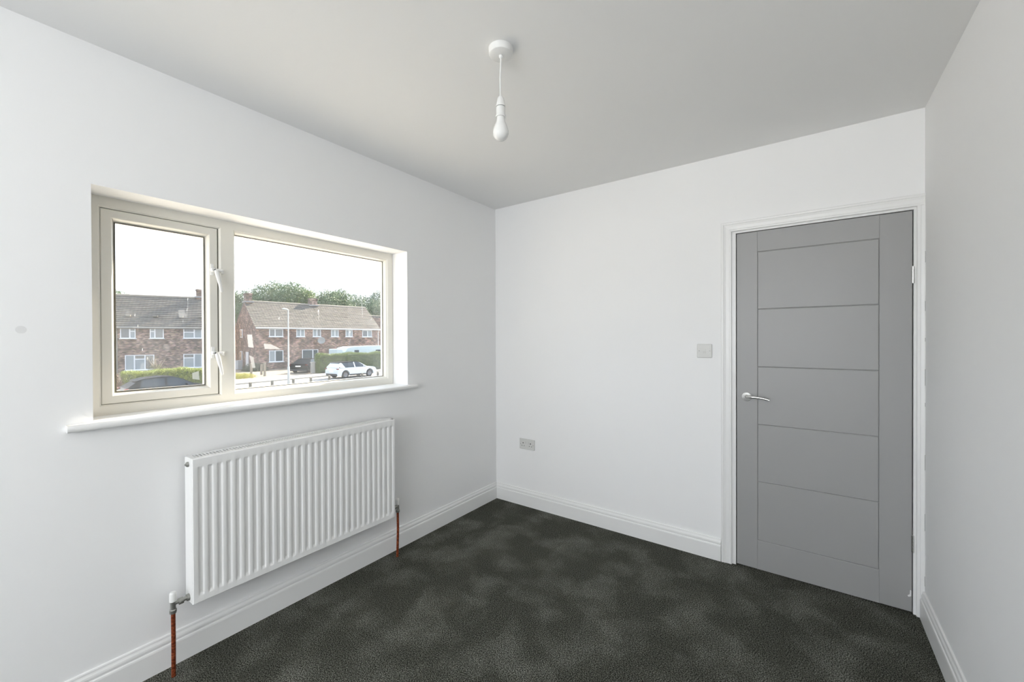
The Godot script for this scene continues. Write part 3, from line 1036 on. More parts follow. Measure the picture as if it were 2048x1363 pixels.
# ==================================================================== the bulb on its flex
func build_pendant() -> void:
	var c := Vector3(1.2245, ROOM_Y, 1.5285)
	var p := thing("pendant_light", "white ceiling pendant with a bare unlit bulb on a short flex", "pendant light", c)
	var st := mb()
	lathe(st, [Vector2(0, -0.0265), Vector2(0.010, -0.0265), Vector2(0.041, -0.0255), Vector2(0.0445, -0.0235), Vector2(0.046, -0.0195), Vector2(0.0470, 0.0), Vector2(0, 0.0)], Transform3D.IDENTITY, 48)
	var rose := part("ceiling_rose", st, "white_plastic", p)
	st = mb()
	lathe(st, [Vector2(0, -0.037), Vector2(0.0045, -0.037), Vector2(0.0075, -0.033), Vector2(0.008, -0.026), Vector2(0, -0.026)], Transform3D.IDENTITY, 20)
	part("cord_grip", st, "white_plastic", rose)
	st = mb()
	tube(st, [Vector3(0, -0.03, 0), Vector3(-0.0012, -0.07, 0), Vector3(-0.003, -0.11, 0.001), Vector3(-0.0022, -0.15, 0.001), Vector3(-0.0025, -0.187, 0.0)], [0.0030, 0.0030, 0.0030, 0.0030, 0.0030], 12)
	part("flex", st, "white_plastic", p)
	var t := Transform3D(Basis.IDENTITY, Vector3(-0.002, 0, 0))
	st = mb()   # screw cap of the lamp holder
	lathe(st, [Vector2(0, -0.222), Vector2(0.0188, -0.222), Vector2(0.0188, -0.2185), Vector2(0.0168, -0.212), Vector2(0.0145, -0.200), Vector2(0.0115, -0.188), Vector2(0.006, -0.181), Vector2(0, -0.180)], t, 28)
	var hold := part("lamp_holder", st, "white_plastic", p)
	st = mb()
	lathe(st, [Vector2(0, -0.262), Vector2(0.0195, -0.262), Vector2(0.0198, -0.2575), Vector2(0.0178, -0.2555), Vector2(0.0172, -0.252), Vector2(0.0170, -0.2245), Vector2(0.0168, -0.2232), Vector2(0, -0.2232)], t, 28)
	part("skirt", st, "white_plastic", hold)
	st = mb()
	lathe(st, [Vector2(0, -0.2237), Vector2(0.0166, -0.2237), Vector2(0.0166, -0.2217), Vector2(0, -0.2217)], t, 28)
	part("joint", st, "dark_gap", hold)
	st = mb()
	var prof := [Vector2(0, -0.3505), Vector2(0.008, -0.3498), Vector2(0.016, -0.3468), Vector2(0.023, -0.3408), Vector2(0.0280, -0.3325), Vector2(0.0300, -0.3235), Vector2(0.0297, -0.3140), Vector2(0.0275, -0.3045), Vector2(0.0240, -0.2950), Vector2(0.0200, -0.2865), Vector2(0.0170, -0.2785), Vector2(0.0155, -0.2715), Vector2(0.0150, -0.265), Vector2(0.0150, -0.261), Vector2(0, -0.261)]
	lathe(st, prof, t, 36)
	part("bulb", st, "bulb_glass", p, "white frosted light bulb, switched off")


# ==================================================================== switch and socket
func build_wall_plates() -> void:
	var s := thing("light_switch", "square white single light switch on the wall left of the door", "light switch", Vector3(1.658, 1.286, 0))
	var st := mb()
	box(st, Vector3(-0.043, -0.043, 0), Vector3(0.043, 0.043, 0.0085), 0.003)
	part("plate", st, "grey_plastic", s)
	st = mb()
	sweep(st, poly([-0.0125, 0.004, -0.0125, 0.0105, 0.0, 0.0098, 0.0125, 0.0135, 0.0125, 0.004]), Vector3(-0.009, -0.002, 0), Vector3(0.009, -0.002, 0), Vector3.DOWN, Vector3.BACK)
	part("rocker", st, "grey_plastic", s)
	for x in [-0.0302, 0.0302]:
		st = mb()
		rod(st, Vector3(x, 0, 0.005), Vector3(x, 0, 0.0092), 0.0038, 0.0036, 12)
		part("screw", st, "dull_chrome", s)

	var k := thing("wall_socket", "white double power socket low on the wall near the corner", "socket", Vector3(0.323, 0.5045, 0))
	st = mb()
	box(st, Vector3(-0.073, -0.0425, 0), Vector3(0.073, 0.0425, 0.0095), 0.003)
	part("plate", st, "grey_plastic", k)
	for cx in [-0.036, 0.036]:
		st = mb()
		box(st, Vector3(cx - 0.004, 0.004, 0.005), Vector3(cx + 0.004, 0.0125, 0.0098))
		for dx in [-0.011, 0.011]:
			box(st, Vector3(cx + dx - 0.0035, -0.0155, 0.005), Vector3(cx + dx + 0.0035, -0.011, 0.0098))
		part("pin_slot", st, "dark_gap", k)
		st = mb()
		var sx: float = cx + (0.022 if cx < 0 else -0.022)
		box(st, Vector3(sx - 0.006, 0.004, 0.006), Vector3(sx + 0.006, 0.022, 0.0118), 0.0015)
		part("rocker", st, "grey_plastic", k)
	for x in [-0.0605, 0.0605]:
		st = mb()
		rod(st, Vector3(x, -0.002, 0.005), Vector3(x, -0.002, 0.0100), 0.0038, 0.0036, 12)
		part("screw", st, "dull_chrome", k)


# ==================================================================== outside
func build_outside() -> void:
	build_ground()
	build_left_house()
	build_right_house()
	build_far_house()
	build_street()
	build_cars()
	build_plants()


func strip(called: String, m: String, label: String, cat: String, pts: Array, y0: float, y1: float) -> void:
	var st := mb()
	var p := PackedVector2Array()
	for q in pts:
		p.append(Vector2(q.x, q.y))
	sweep(st, p, Vector3(0, y0, 0), Vector3(0, y1, 0), Vector3.RIGHT, Vector3.BACK)
	tag(part(called, st, m), label, cat, "", "structure")


func build_ground() -> void:
	var G := GROUND
	strip("ground", "verge_grass", "worn grass ground around the street and the houses", "ground", [Vector2(-160, -160), Vector2(-6, -160), Vector2(-6, 60), Vector2(-160, 60)], G - 0.6, G - 0.06)
	# far kerb line runs from (-32.6, 0) to (-37.5, -40)
	var kx := func(z: float) -> float: return -32.2 + 0.112 * z
	strip("road", "road_surface", "pale sunlit road in front of the houses", "road", [Vector2(-8, -70), Vector2(-8, 40), Vector2(kx.call(40.0) - 0.0, 40), Vector2(kx.call(-70.0), -70)], G - 0.3, G)
	strip("added_forecourt", "bounce_concrete", "unseen pale ground added below the window to throw light on the ceiling", "added_forecourt", [Vector2(-0.27, -40), Vector2(-0.27, 40), Vector2(-20, 40), Vector2(-20, -70)], G - 0.3, G + 0.012)  # unseen pale ground, added to bounce sunlight up through the window
	strip("kerb", "concrete", "thin concrete kerb along the far side of the road", "kerb", [Vector2(kx.call(40.0), 40), Vector2(kx.call(-70.0), -70), Vector2(kx.call(-70.0) - 0.14, -70), Vector2(kx.call(40.0) - 0.14, 40)], G - 0.3, G + 0.11)
	strip("pavement", "pavement_slab", "pale footpath between the kerb and the front gardens", "pavement", [Vector2(kx.call(40.0) - 0.14, 40), Vector2(kx.call(-70.0) - 0.14, -70), Vector2(-46.0, -70), Vector2(-37.0, -20), Vector2(-37.0, 40)], G - 0.3, G + 0.10)
	strip("garden", "garden_gravel", "bare stony front gardens and drives before the brick houses", "garden", [Vector2(-37.0, 40), Vector2(-37.0, -20), Vector2(-46.0, -70), Vector2(-62, -70), Vector2(-62, 40)], G - 0.3, G + 0.09)


# local axes of a house: x along the front to the right, z out of the front, origin at the front's left foot
func house_root(called: String, label: String, a: Vector2, d: Vector2) -> Node3D:
	var o := Node3D.new()
	o.name = numbered(called)
	add_child(o)
	var x := Vector3(d.x, 0, d.y).normalized()
	o.transform = Transform3D(Basis(x, Vector3.UP, x.cross(Vector3.UP)), Vector3(a.x, GROUND, a.y))
	tag(o, label, "house")
	return o


func house_shell(o: Node3D, x0: float, x1: float, depth: float, eave: float, ridge: float, brick: String, sd: int) -> void:
	var st := mb()
	var half := depth / 2
	var sect := poly([0, -0.3, 0, eave, -half, ridge - 0.06, -depth, eave, -depth, -0.3])
	sweep(st, sect, Vector3(x0, 0, 0), Vector3(x1, 0, 0), Vector3.BACK, Vector3.UP)
	part("brick_wall", st, brick, o)
	# roof boarding, then the courses of tiles lapping one another
	st = mb()
	var over := 0.32
	var slope := (ridge - eave) / half
	var bd := poly([over, eave - over * slope, over, eave - over * slope + 0.05, -half, ridge + 0.03, -depth - over, eave - over * slope + 0.05, -depth - over, eave - over * slope, -half, ridge - 0.05])
	sweep(st, bd, Vector3(x0 - 0.06, 0, 0), Vector3(x1 + 0.06, 0, 0), Vector3.BACK, Vector3.UP)
	var roof := part("roof", st, "lead", o)
	var r := RandomNumberGenerator.new()
	r.seed = sd
	st = mb()
	flat(st)
	var rows := 17
	var cols := int((x1 - x0 + 0.16) / 0.31)
	var tw := (x1 - x0 + 0.16) / cols
	for side in [1.0, -1.0]:
		var lowp := Vector3(0, eave - over * slope + 0.05, over if side > 0 else -depth - over)
		var highp := Vector3(0, ridge + 0.035, -half)
		var up := (highp - lowp) / rows
		var nrm := up.cross(Vector3.RIGHT).normalized()
		if nrm.y < 0:
			nrm = -nrm
		for i in rows:
			var wear := r.randf_range(0.92, 1.08)
			for j in cols:
				var t := r.randf_range(0.80, 1.14) * wear
				st.set_color(Color(0.088 * t, 0.081 * t, 0.071 * t))
				var b0 := lowp + up * i + nrm * (0.045 + r.randf_range(-0.006, 0.008))
				var b1 := lowp + up * (i + 1.12) + nrm * 0.006
				var xa := x0 - 0.08 + j * tw + 0.004
				var xb := xa + tw - 0.008
				var ax := Vector3(xa, 0, 0)
				var bx := Vector3(xb, 0, 0)
				var mx := Vector3((xa + xb) / 2, 0, 0)
				var dn := nrm * -0.014
				quad(st, b0 + ax, b0 + mx + dn, b1 + mx + dn, b1 + ax, nrm)
				quad(st, b0 + mx + dn, b0 + bx, b1 + bx, b1 + mx + dn, nrm)
				quad(st, b0 + ax, b0 + bx, b0 + bx - nrm * 0.04, b0 + ax - nrm * 0.04, -up)
	tag(part("roof_tiles", st, "roof_tile", roof), "", "", "", "stuff")
	st = mb()
	flat(st)
	st.set_color(Color(0.22, 0.20, 0.17))
	tube(st, [Vector3(x0 - 0.09, ridge + 0.03, -half), Vector3(x1 + 0.09, ridge + 0.03, -half)], [0.12, 0.12], 8)
	part("ridge_tiles", st, "roof_tile", roof)


func gutter(o: Node3D, x0: float, x1: float, eave: float, drop: float, m: String) -> void:
	var st := mb()
	box(st, Vector3(x0, eave - drop - 0.03, 0.20), Vector3(x1, eave - drop + 0.12, 0.27), 0.008)
	box(st, Vector3(x0, eave - drop - 0.02, -0.01), Vector3(x1, eave - drop, 0.22))
	tube(st, [Vector3(x0, eave - drop + 0.08, 0.33), Vector3(x1, eave - drop + 0.08, 0.33)], [0.06, 0.06], 8)
	part("gutter", st, m, o)


# a window of the far houses: white frame, glazing bars, panes, sill. cuts: [x fraction, ...]; tops: per light the fraction of its height where an upper light starts (0 = none)
func house_window(o: Node3D, x0: float, x1: float, y0: float, y1: float, cuts: Array, tops: Array, glass := []) -> void:
	var f := 0.075
	var st := mb()
	var fp := poly([0, 0.0, f, 0.0, f, 0.05, 0, 0.06])
	sweep(st, fp, Vector3(x0, y1, 0), Vector3(x1, y1, 0), Vector3.DOWN, Vector3.BACK, 1, 1)
	sweep(st, fp, Vector3(x0, y0, 0), Vector3(x1, y0, 0), Vector3.UP, Vector3.BACK, 1, 1)
	sweep(st, fp, Vector3(x0, y0, 0), Vector3(x0, y1, 0), Vector3.RIGHT, Vector3.BACK, 1, 1)
	sweep(st, fp, Vector3(x1, y0, 0), Vector3(x1, y1, 0), Vector3.LEFT, Vector3.BACK, 1, 1)
	var edges := [x0 + f]
	for c in cuts:
		var cx: float = lerpf(x0, x1, c)
		box(st, Vector3(cx - 0.055, y0 + f, 0), Vector3(cx + 0.055, y1 - f, 0.052))
		edges.append(cx - 0.055)
		edges.append(cx + 0.055)
	edges.append(x1 - f)
	var panes := []
	for k in tops.size():
		var xa: float = edges[2 * k]
		var xb: float = edges[2 * k + 1]
		if tops[k] > 0:
			var yc: float = lerpf(y0, y1, tops[k])
			box(st, Vector3(xa, yc - 0.05, 0), Vector3(xb, yc + 0.05, 0.052))
			panes.append([xa, xb, y0 + f, yc - 0.05])
			panes.append([xa, xb, yc + 0.05, y1 - f])
		else:
			panes.append([xa, xb, y0 + f, y1 - f])
	var w := part("window", st, "white_frame", o)
	for k in panes.size():
		var q: Array = panes[k]
		st = mb()
		box(st, Vector3(q[0] - 0.01, q[2] - 0.01, 0.002), Vector3(q[1] + 0.01, q[3] + 0.01, 0.018))
		part("pane", st, "net_curtain" if k < glass.size() and glass[k] == 1 else "house_glass", w)
	st = mb()
	box(st, Vector3(x0 - 0.08, y0 - 0.07, -0.01), Vector3(x1 + 0.08, y0 + 0.005, 0.13), 0.01)
	part("sill", st, "white_frame", w)


func chimney(o: Node3D, x: float, z: float, y0: float, y1: float, wide: float, deep: float, brick: String, pots: int) -> void:
	var st := mb()
	box(st, Vector3(x - wide / 2, y0, z - deep / 2), Vector3(x + wide / 2, y1, z + deep / 2))
	box(st, Vector3(x - wide / 2 - 0.06, y1 - 0.22, z - deep / 2 - 0.06), Vector3(x + wide / 2 + 0.06, y1 - 0.07, z + deep / 2 + 0.06))
	var c := part("chimney", st, brick, o)
	st = mb()
	box(st, Vector3(x - wide / 2 - 0.14, y0 + 0.55, z - deep / 2 - 0.2), Vector3(x + wide / 2 + 0.14, y0 + 0.70, z + deep / 2 + 0.16))
	part("flashing", st, "lead", c)
	for k in pots:
		st = mb()
		lathe(st, [Vector2(0, 0), Vector2(0.14, 0), Vector2(0.11, 0.25), Vector2(0.13, 0.27), Vector2(0.13, 0.31), Vector2(0.08, 0.31), Vector2(0, 0.2)], Transform3D(Basis.IDENTITY, Vector3(x + (k - (pots - 1) / 2.0) * 0.36, y1, z)), 12)
		part("chimney_pot", st, "chimney_pot", c)


func downpipe(o: Node3D, x: float, y1: float, m: String) -> void:
	var st := mb()
	tube(st, [Vector3(x, y1, 0.26), Vector3(x, y1 - 0.12, 0.2), Vector3(x, y1 - 0.3, 0.07), Vector3(x, 0, 0.07)], [0.045, 0.045, 0.045, 0.045], 8)
	part("downpipe", st, m, o)


func build_left_house() -> void:
	var o := house_root("brick_house", "brown brick house with a grey tiled roof seen through the opening sash", Vector2(-55.35, -7.37), Vector2(3.0, -6.91))
	house_shell(o, -7.0, 8.1, 8.0, 4.96, 8.42, "brick_brown", 51)
	gutter(o, -7.0, 8.1, 4.96, 0.28, "grey_pipe")
	downpipe(o, 0.30, 4.7, "grey_pipe")
	house_window(o, 0.55, 1.75, 3.65, 4.72, [0.62], [0, 0.68], [0, 1, 1])
	house_window(o, 2.88, 4.02, 3.65, 4.72, [0.36], [0.68, 0], [1, 1, 0])
	house_window(o, 5.67, 7.30, 3.65, 4.72, [0.58], [0.62, 0], [1, 0, 1])
	house_window(o, 0.90, 3.22, 0.34, 1.92, [0.32, 0.68], [0, 0.72, 0], [1, 1, 0, 0])
	house_window(o, 5.65, 7.30, 0.42, 1.93, [0.57], [0.72, 0], [1, 0, 1])
	house_window(o, -2.9, -1.6, 3.65, 4.72, [0.5], [0, 0])
	chimney(o, 6.75, -4.0, 7.9, 9.45, 0.80, 0.55, "brick_brown", 0)
	for x in [0.95, 3.17, 5.32, 7.05]:
		var st := mb()
		var y := 6.02
		var z := -1.16
		sweep(st, poly([0, 0, 0.30, 0.02, 0.24, 0.16, -0.12, 0.20]), Vector3(x - 0.19, y - 0.05, z), Vector3(x + 0.19, y - 0.05, z), Vector3.BACK, Vector3.UP)
		part("roof_vent", st, "dark_timber", o)
	var st := mb()
	rod(st, Vector3(2.69, 8.4, -4), Vector3(2.69, 9.05, -4), 0.025, 0.02, 6)
	rod(st, Vector3(2.35, 8.98, -4.1), Vector3(3.05, 9.0, -3.9), 0.02, 0.02, 6)
	for k in 5:
		rod(st, Vector3(2.42 + k * 0.14, 8.86, -4.08 + k * 0.04), Vector3(2.42 + k * 0.14, 9.12, -4.08 + k * 0.04), 0.012, 0.012, 5)
	part("aerial", st, "lead", o)


func build_right_house() -> void:
	var o := house_root("brick_terrace", "red brick terrace with a grey tiled roof seen through the large fixed pane", Vector2(-47.46, -17.82), Vector2(1.72, -14.56))
	house_shell(o, -0.35, 14.72, 8.0, 4.96, 7.98, "brick_red", 52)
	gutter(o, -0.35, 14.72, 4.96, 0.26, "white_frame")
	downpipe(o, 14.5, 4.75, "white_frame")
	house_window(o, 1.02, 2.48, 3.80, 4.71, [0.42], [0, 0], [0, 0])
	house_window(o, 3.93, 4.87, 3.80, 4.71, [0.5], [0, 0], [1, 1])
	house_window(o, 5.82, 6.78, 3.80, 4.73, [0.5], [0, 0], [1, 0])
	house_window(o, 8.04, 9.00, 3.80, 4.70, [0.5], [0, 0], [1, 1])
	house_window(o, 9.92, 10.84, 3.80, 4.70, [0.5], [0, 0], [1, 1])
	house_window(o, 12.19, 13.58, 3.78, 4.68, [0.55], [0, 0], [0, 1])
	house_window(o, 1.00, 2.49, 0.92, 2.23, [0.42], [0, 0], [1, 0])
	house_window(o, 4.56, 6.44, 0.88, 2.25, [0.66], [0, 0], [0, 0])
	house_window(o, 8.2, 9.9, 0.92, 2.2, [0.5], [0, 0])
	house_window(o, 11.6, 13.4, 0.92, 2.2, [0.5], [0, 0])
	chimney(o, 0.02, -4.0, 7.3, 8.95, 0.62, 0.9, "brick_brown", 0)
	chimney(o, 7.42, -4.0, 7.3, 8.85, 0.95, 0.6, "brick_brown", 0)
	# satellite dish on a wall arm
	var st := mb()
	var t := Transform3D(Basis(Vector3.UP, -0.5) * Basis(Vector3.RIGHT, PI / 2 - 0.35), Vector3(6.56, 3.30, 0.75))
	lathe(st, [Vector2(0, 0.0), Vector2(0.25, 0.04), Vector2(0.42, 0.12), Vector2(0.43, 0.14), Vector2(0.42, 0.14), Vector2(0.25, 0.06), Vector2(0, 0.02)], t, 20)
	tube(st, [Vector3(6.6, 3.05, 0), Vector3(6.6, 3.05, 0.5), Vector3(6.57, 3.28, 0.72)], [0.03, 0.03, 0.03], 6)
	part("satellite_dish", st, "grey_pipe", o, "grey satellite dish on the front wall")
	# side windows and porch in the gable end
	for q in [[-5.2, 3.7, 4.7], [-5.4, 0.9, 2.1]]:
		st = mb()
		box(st, Vector3(-0.41, q[1], q[0] - 0.45), Vector3(-0.34, q[2], q[0] + 0.45), 0.01)
		var w := part("window", st, "white_frame", o)
		st = mb()
		box(st, Vector3(-0.42, q[1] + 0.09, q[0] - 0.36), Vector3(-0.40, q[2] - 0.09, q[0] + 0.36))
		part("pane", st, "house_glass", w)
	st = mb()
	box(st, Vector3(-0.41, 0.05, -3.4), Vector3(-0.33, 2.05, -2.5), 0.01)
	part("side_door", st, "white_frame", o)


func build_far_house() -> void:
	var o := house_root("brick_house", "tall brick house at the right edge of the fixed pane, beyond the terrace", Vector2(-52.0, -37.3), Vector2(0.6, -14.0))
	house_shell(o, 0.0, 8.0, 8.0, 6.75, 7.25, "brick_red", 53)
	house_window(o, 1.2, 2.6, 3.5, 4.6, [0.5], [0, 0])


func build_street() -> void:
	var G := GROUND
	# street lamp
	var l := thing("street_lamp", "tall thin grey street lamp standing by the road", "street lamp", Vector3(-30.0, G, -12.65))
	var st := mb()
	lathe(st, [Vector2(0, 0), Vector2(0.095, 0), Vector2(0.09, 1.35), Vector2(0.06, 1.45), Vector2(0.04, 5.72), Vector2(0, 5.74)], Transform3D.IDENTITY, 14)
	part("pole", st, "lamp_grey", l)
	st = mb()
	tube(st, [Vector3(0, 5.70, -0.02), Vector3(0, 5.76, 0.12), Vector3(0, 5.79, 0.32), Vector3(0, 5.78, 0.44)], [0.04, 0.07, 0.08, 0.03], 10)
	part("lamp_head", st, "lamp_grey", l)
	# bollards
	var spots := [Vector2(-29.78, -9.90), Vector2(-29.85, -11.39), Vector2(-29.95, -12.98), Vector2(-29.85, -14.3), Vector2(-30.1, -16.0), Vector2(-30.1, -19.1), Vector2(-30.1, -20.75)]
	var names := ["short grey post by the road, leftmost of the row", "short grey post by the road, second from the left of the row", "short grey post by the road, just right of the street lamp", "short grey post by the road, between the street lamp and the white car", "short grey post by the road, just left of the white car", "short grey post by the road, before the middle of the white car", "short grey post by the road, before the front wheel of the white car"]
	var first: Node3D
	for k in spots.size():
		var b: Node3D
		if k == 0:
			b = thing("bollard", names[0], "bollard", Vector3.ZERO, 0, "short posts along the road")
			st = mb()
			box(st, Vector3(-0.075, -0.05, -0.075), Vector3(0.075, 0.42, 0.075), 0.012)
			part("post", st, "dark_timber", b)
			st = mb()
			sweep(st, poly([-0.075, 0, 0.075, 0, 0, 0.05]), Vector3(0, 0.42, -0.075), Vector3(0, 0.42, 0.075), Vector3.RIGHT, Vector3.UP)
			part("cap", st, "dark_timber", b)
			first = b
		else:
			b = first.duplicate()
			b.name = numbered("bollard")
			add_child(b)
			b.set_meta("label", names[k])
		b.position = Vector3(spots[k].x, G, spots[k].y)
	# weathered posts in front of the gable
	var ps := [[Vector3(-39.2, G + 0.09, -13.72), 1.15, "weathered post in the front garden, leftmost of three"], [Vector3(-40.3, G + 0.09, -15.05), 0.95, "shorter weathered post in the front garden, middle of three"], [Vector3(-38.6, G + 0.09, -14.62), 1.2, "weathered post in the front garden, rightmost of three"]]
	for q in ps:
		var p := thing("fence_post", q[2], "post", q[0], 0.2, "weathered posts in the front garden")
		st = mb()
		box(st, Vector3(-0.08, -0.06, -0.08), Vector3(0.08, q[1], 0.08), 0.02)
		part("shaft", st, "weathered_wood", p)
		st = mb()
		box(st, Vector3(-0.10, q[1] - 0.02, -0.10), Vector3(0.10, q[1] + 0.04, 0.10), 0.015)
		part("cap", st, "weathered_wood", p)
	# gate pier
	var g := thing("gate_pier", "pale concrete gate pier at the end of the clipped hedge", "gate pier", Vector3(-38.0, G + 0.09, -18.85))
	st = mb()
	box(st, Vector3(-0.16, -0.05, -0.16), Vector3(0.16, 1.05, 0.16), 0.02)
	part("shaft", st, "concrete", g)
	st = mb()
	box(st, Vector3(-0.2, 1.05, -0.2), Vector3(0.2, 1.13, 0.2), 0.02)
	part("cap", st, "concrete", g)
	# wheelie bin by the gable
	var b := thing("wheelie_bin", "pale grey wheelie bin standing by the gable end", "bin", Vector3(-49.6, G + 0.09, -16.6), 0.3)
	st = mb()
	sweep(st, poly([-0.22, 0.05, 0.22, 0.05, 0.28, 0.98, -0.28, 0.98]), Vector3(0, 0, -0.27), Vector3(0, 0, 0.27), Vector3.RIGHT, Vector3.UP)
	part("body", st, "bin_grey", b)
	st = mb()
	box(st, Vector3(-0.31, 0.98, -0.30), Vector3(0.31, 1.06, 0.30), 0.02)
	part("lid", st, "bin_grey", b)


# ---------------------------------------------------------------- cars. Local x forward, y up, z to the car's right
func wheel(c: Node3D, x: float, z: float, r: float, w: float) -> void:
	var st := mb()
	var s := signf(z)
	lathe(st, [Vector2(0, 0), Vector2(r * 0.62, 0), Vector2(r * 0.9, 0.0), Vector2(r, 0.03), Vector2(r, w - 0.03), Vector2(r * 0.92, w), Vector2(r * 0.66, w), Vector2(r * 0.64, w - 0.03), Vector2(0, w - 0.03)], axis_to(Vector3(x, r, z - s * w), Vector3(0, 0, s)), 24)
	var t := part("wheel", st, "tyre", c)
	st = mb()
	lathe(st, [Vector2(0, 0), Vector2(r * 0.60, 0), Vector2(r * 0.62, 0.02), Vector2(r * 0.56, 0.012), Vector2(r * 0.2, 0.005), Vector2(r * 0.16, 0.02), Vector2(0, 0.022)], axis_to(Vector3(x, r, z - s * 0.028), Vector3(0, 0, s)), 20)
	part("hub", st, "alloy", t)


func arch(pts: Array, cx: float, cy: float, r: float) -> void:
	for k in 9:
		var f := PI * k / 8.0
		pts.append_array([cx - r * cos(f), cy + r * sin(f)])


func make_car(called: String, label: String, at: Vector3, turn: float, paint: String, roof_paint: String, d: Dictionary) -> Node3D:
	var c := thing(called, label, "car", at, turn)
	var hwb: float = d.width / 2
	var belt: float = d.belt
	var roof: float = d.roof
	var hw := func(y: float) -> float:
		if y < 0.35:
			return hwb - 0.06 * (0.35 - y) / 0.2
		if y <= belt:
			return hwb - 0.05 * pow((y - 0.35) / (belt - 0.35), 2.0)
		return lerpf(hwb - 0.07, hwb - 0.30, (y - belt) / (roof - belt))
	var pts: Array = []
	pts.append_array(d.rear)                       # from the rear bottom corner up and forward along the top of the body
	pts.append_array(d.nose)                       # down the nose to the front bottom corner
	var lower: Array = [d.front_x, d.floor, d.wheel_front + d.wheel_r + 0.09, d.floor]
	var ar := []
	arch(ar, d.wheel_front, d.wheel_r, d.wheel_r + 0.07)
	for k in range(ar.size() - 2, -1, -2):
		lower.append_array([ar[k], ar[k + 1]])
	lower.append_array([d.wheel_front - d.wheel_r - 0.09, d.floor, d.wheel_rear + d.wheel_r + 0.09, d.floor])
	ar = []
	arch(ar, d.wheel_rear, d.wheel_r, d.wheel_r + 0.07)
	for k in range(ar.size() - 2, -1, -2):
		lower.append_array([ar[k], ar[k + 1]])
	lower.append_array([d.wheel_rear - d.wheel_r - 0.09, d.floor])
	pts.append_array(lower)
	var st := mb()
	slab(st, poly(pts), hw)
	part("body", st, paint, c)
	st = mb()
	slab(st, poly(d.cabin), hw)
	part("cabin", st, "car_glass", c)
	st = mb()
	slab(st, poly(d.top), func(y: float) -> float: return hw.call(y) + 0.012)
	part("roof", st, roof_paint, c)
	st = mb()
	for p in d.pillars:
		slab(st, poly(p), func(y: float) -> float: return hw.call(y) + 0.008)
	part("pillar", st, paint, c)
	for x in [d.wheel_rear, d.wheel_front]:
		for s in [-1.0, 1.0]:
			wheel(c, x, s * (hwb - 0.02), d.wheel_r, 0.21)
	st = mb()
	box(st, Vector3(d.wheel_rear - d.wheel_r, d.floor + 0.02, -hwb + 0.25), Vector3(d.wheel_front + d.wheel_r, 0.62, hwb - 0.25))
	part("underbody", st, "car_trim", c)
	for s in [-1.0, 1.0]:
		st = mb()
		box(st, Vector3(d.rear_x - 0.012, d.light_y - 0.04, s * (hwb - 0.09) - 0.12), Vector3(d.rear_x + 0.16, d.light_y + 0.05, s * (hwb - 0.09) + 0.082), 0.02)
		part("tail_light", st, "tail_red", c)
		st = mb()
		box(st, Vector3(d.mirror - 0.06, belt + 0.0, s * (hwb + 0.06) - 0.08), Vector3(d.mirror + 0.06, belt + 0.14, s * (hwb + 0.06) + 0.08), 0.03)
		part("wing_mirror", st, paint, c)
		st = mb()
		box(st, Vector3(d.front_x - 0.34, d.light_y - 0.34, s * (hwb - 0.2) - 0.16), Vector3(d.front_x + 0.006, d.light_y - 0.22, s * (hwb - 0.2) + 0.15), 0.03)
		part("headlamp", st, "alloy", c)
	st = mb()
	box(st, Vector3(d.rear_x - 0.015, d.plate_y, -0.26), Vector3(d.rear_x + 0.03, d.plate_y + 0.12, 0.26))
	part("number_plate", st, "plate_white", c)
	st = mb()
	box(st, Vector3(d.rear_x - 0.01, d.floor + 0.02, -hwb + 0.12), Vector3(d.rear_x + 0.2, d.floor + 0.2, hwb - 0.12), 0.02)
	part("rear_trim", st, "car_trim", c)
	st = mb()
	box(st, Vector3(d.wheel_rear + d.wheel_r + 0.1, d.floor - 0.01, -hwb - 0.005), Vector3(d.wheel_front - d.wheel_r - 0.1, d.floor + 0.12, hwb + 0.005), 0.02)
	part("sill_trim", st, "car_trim", c)
	return c


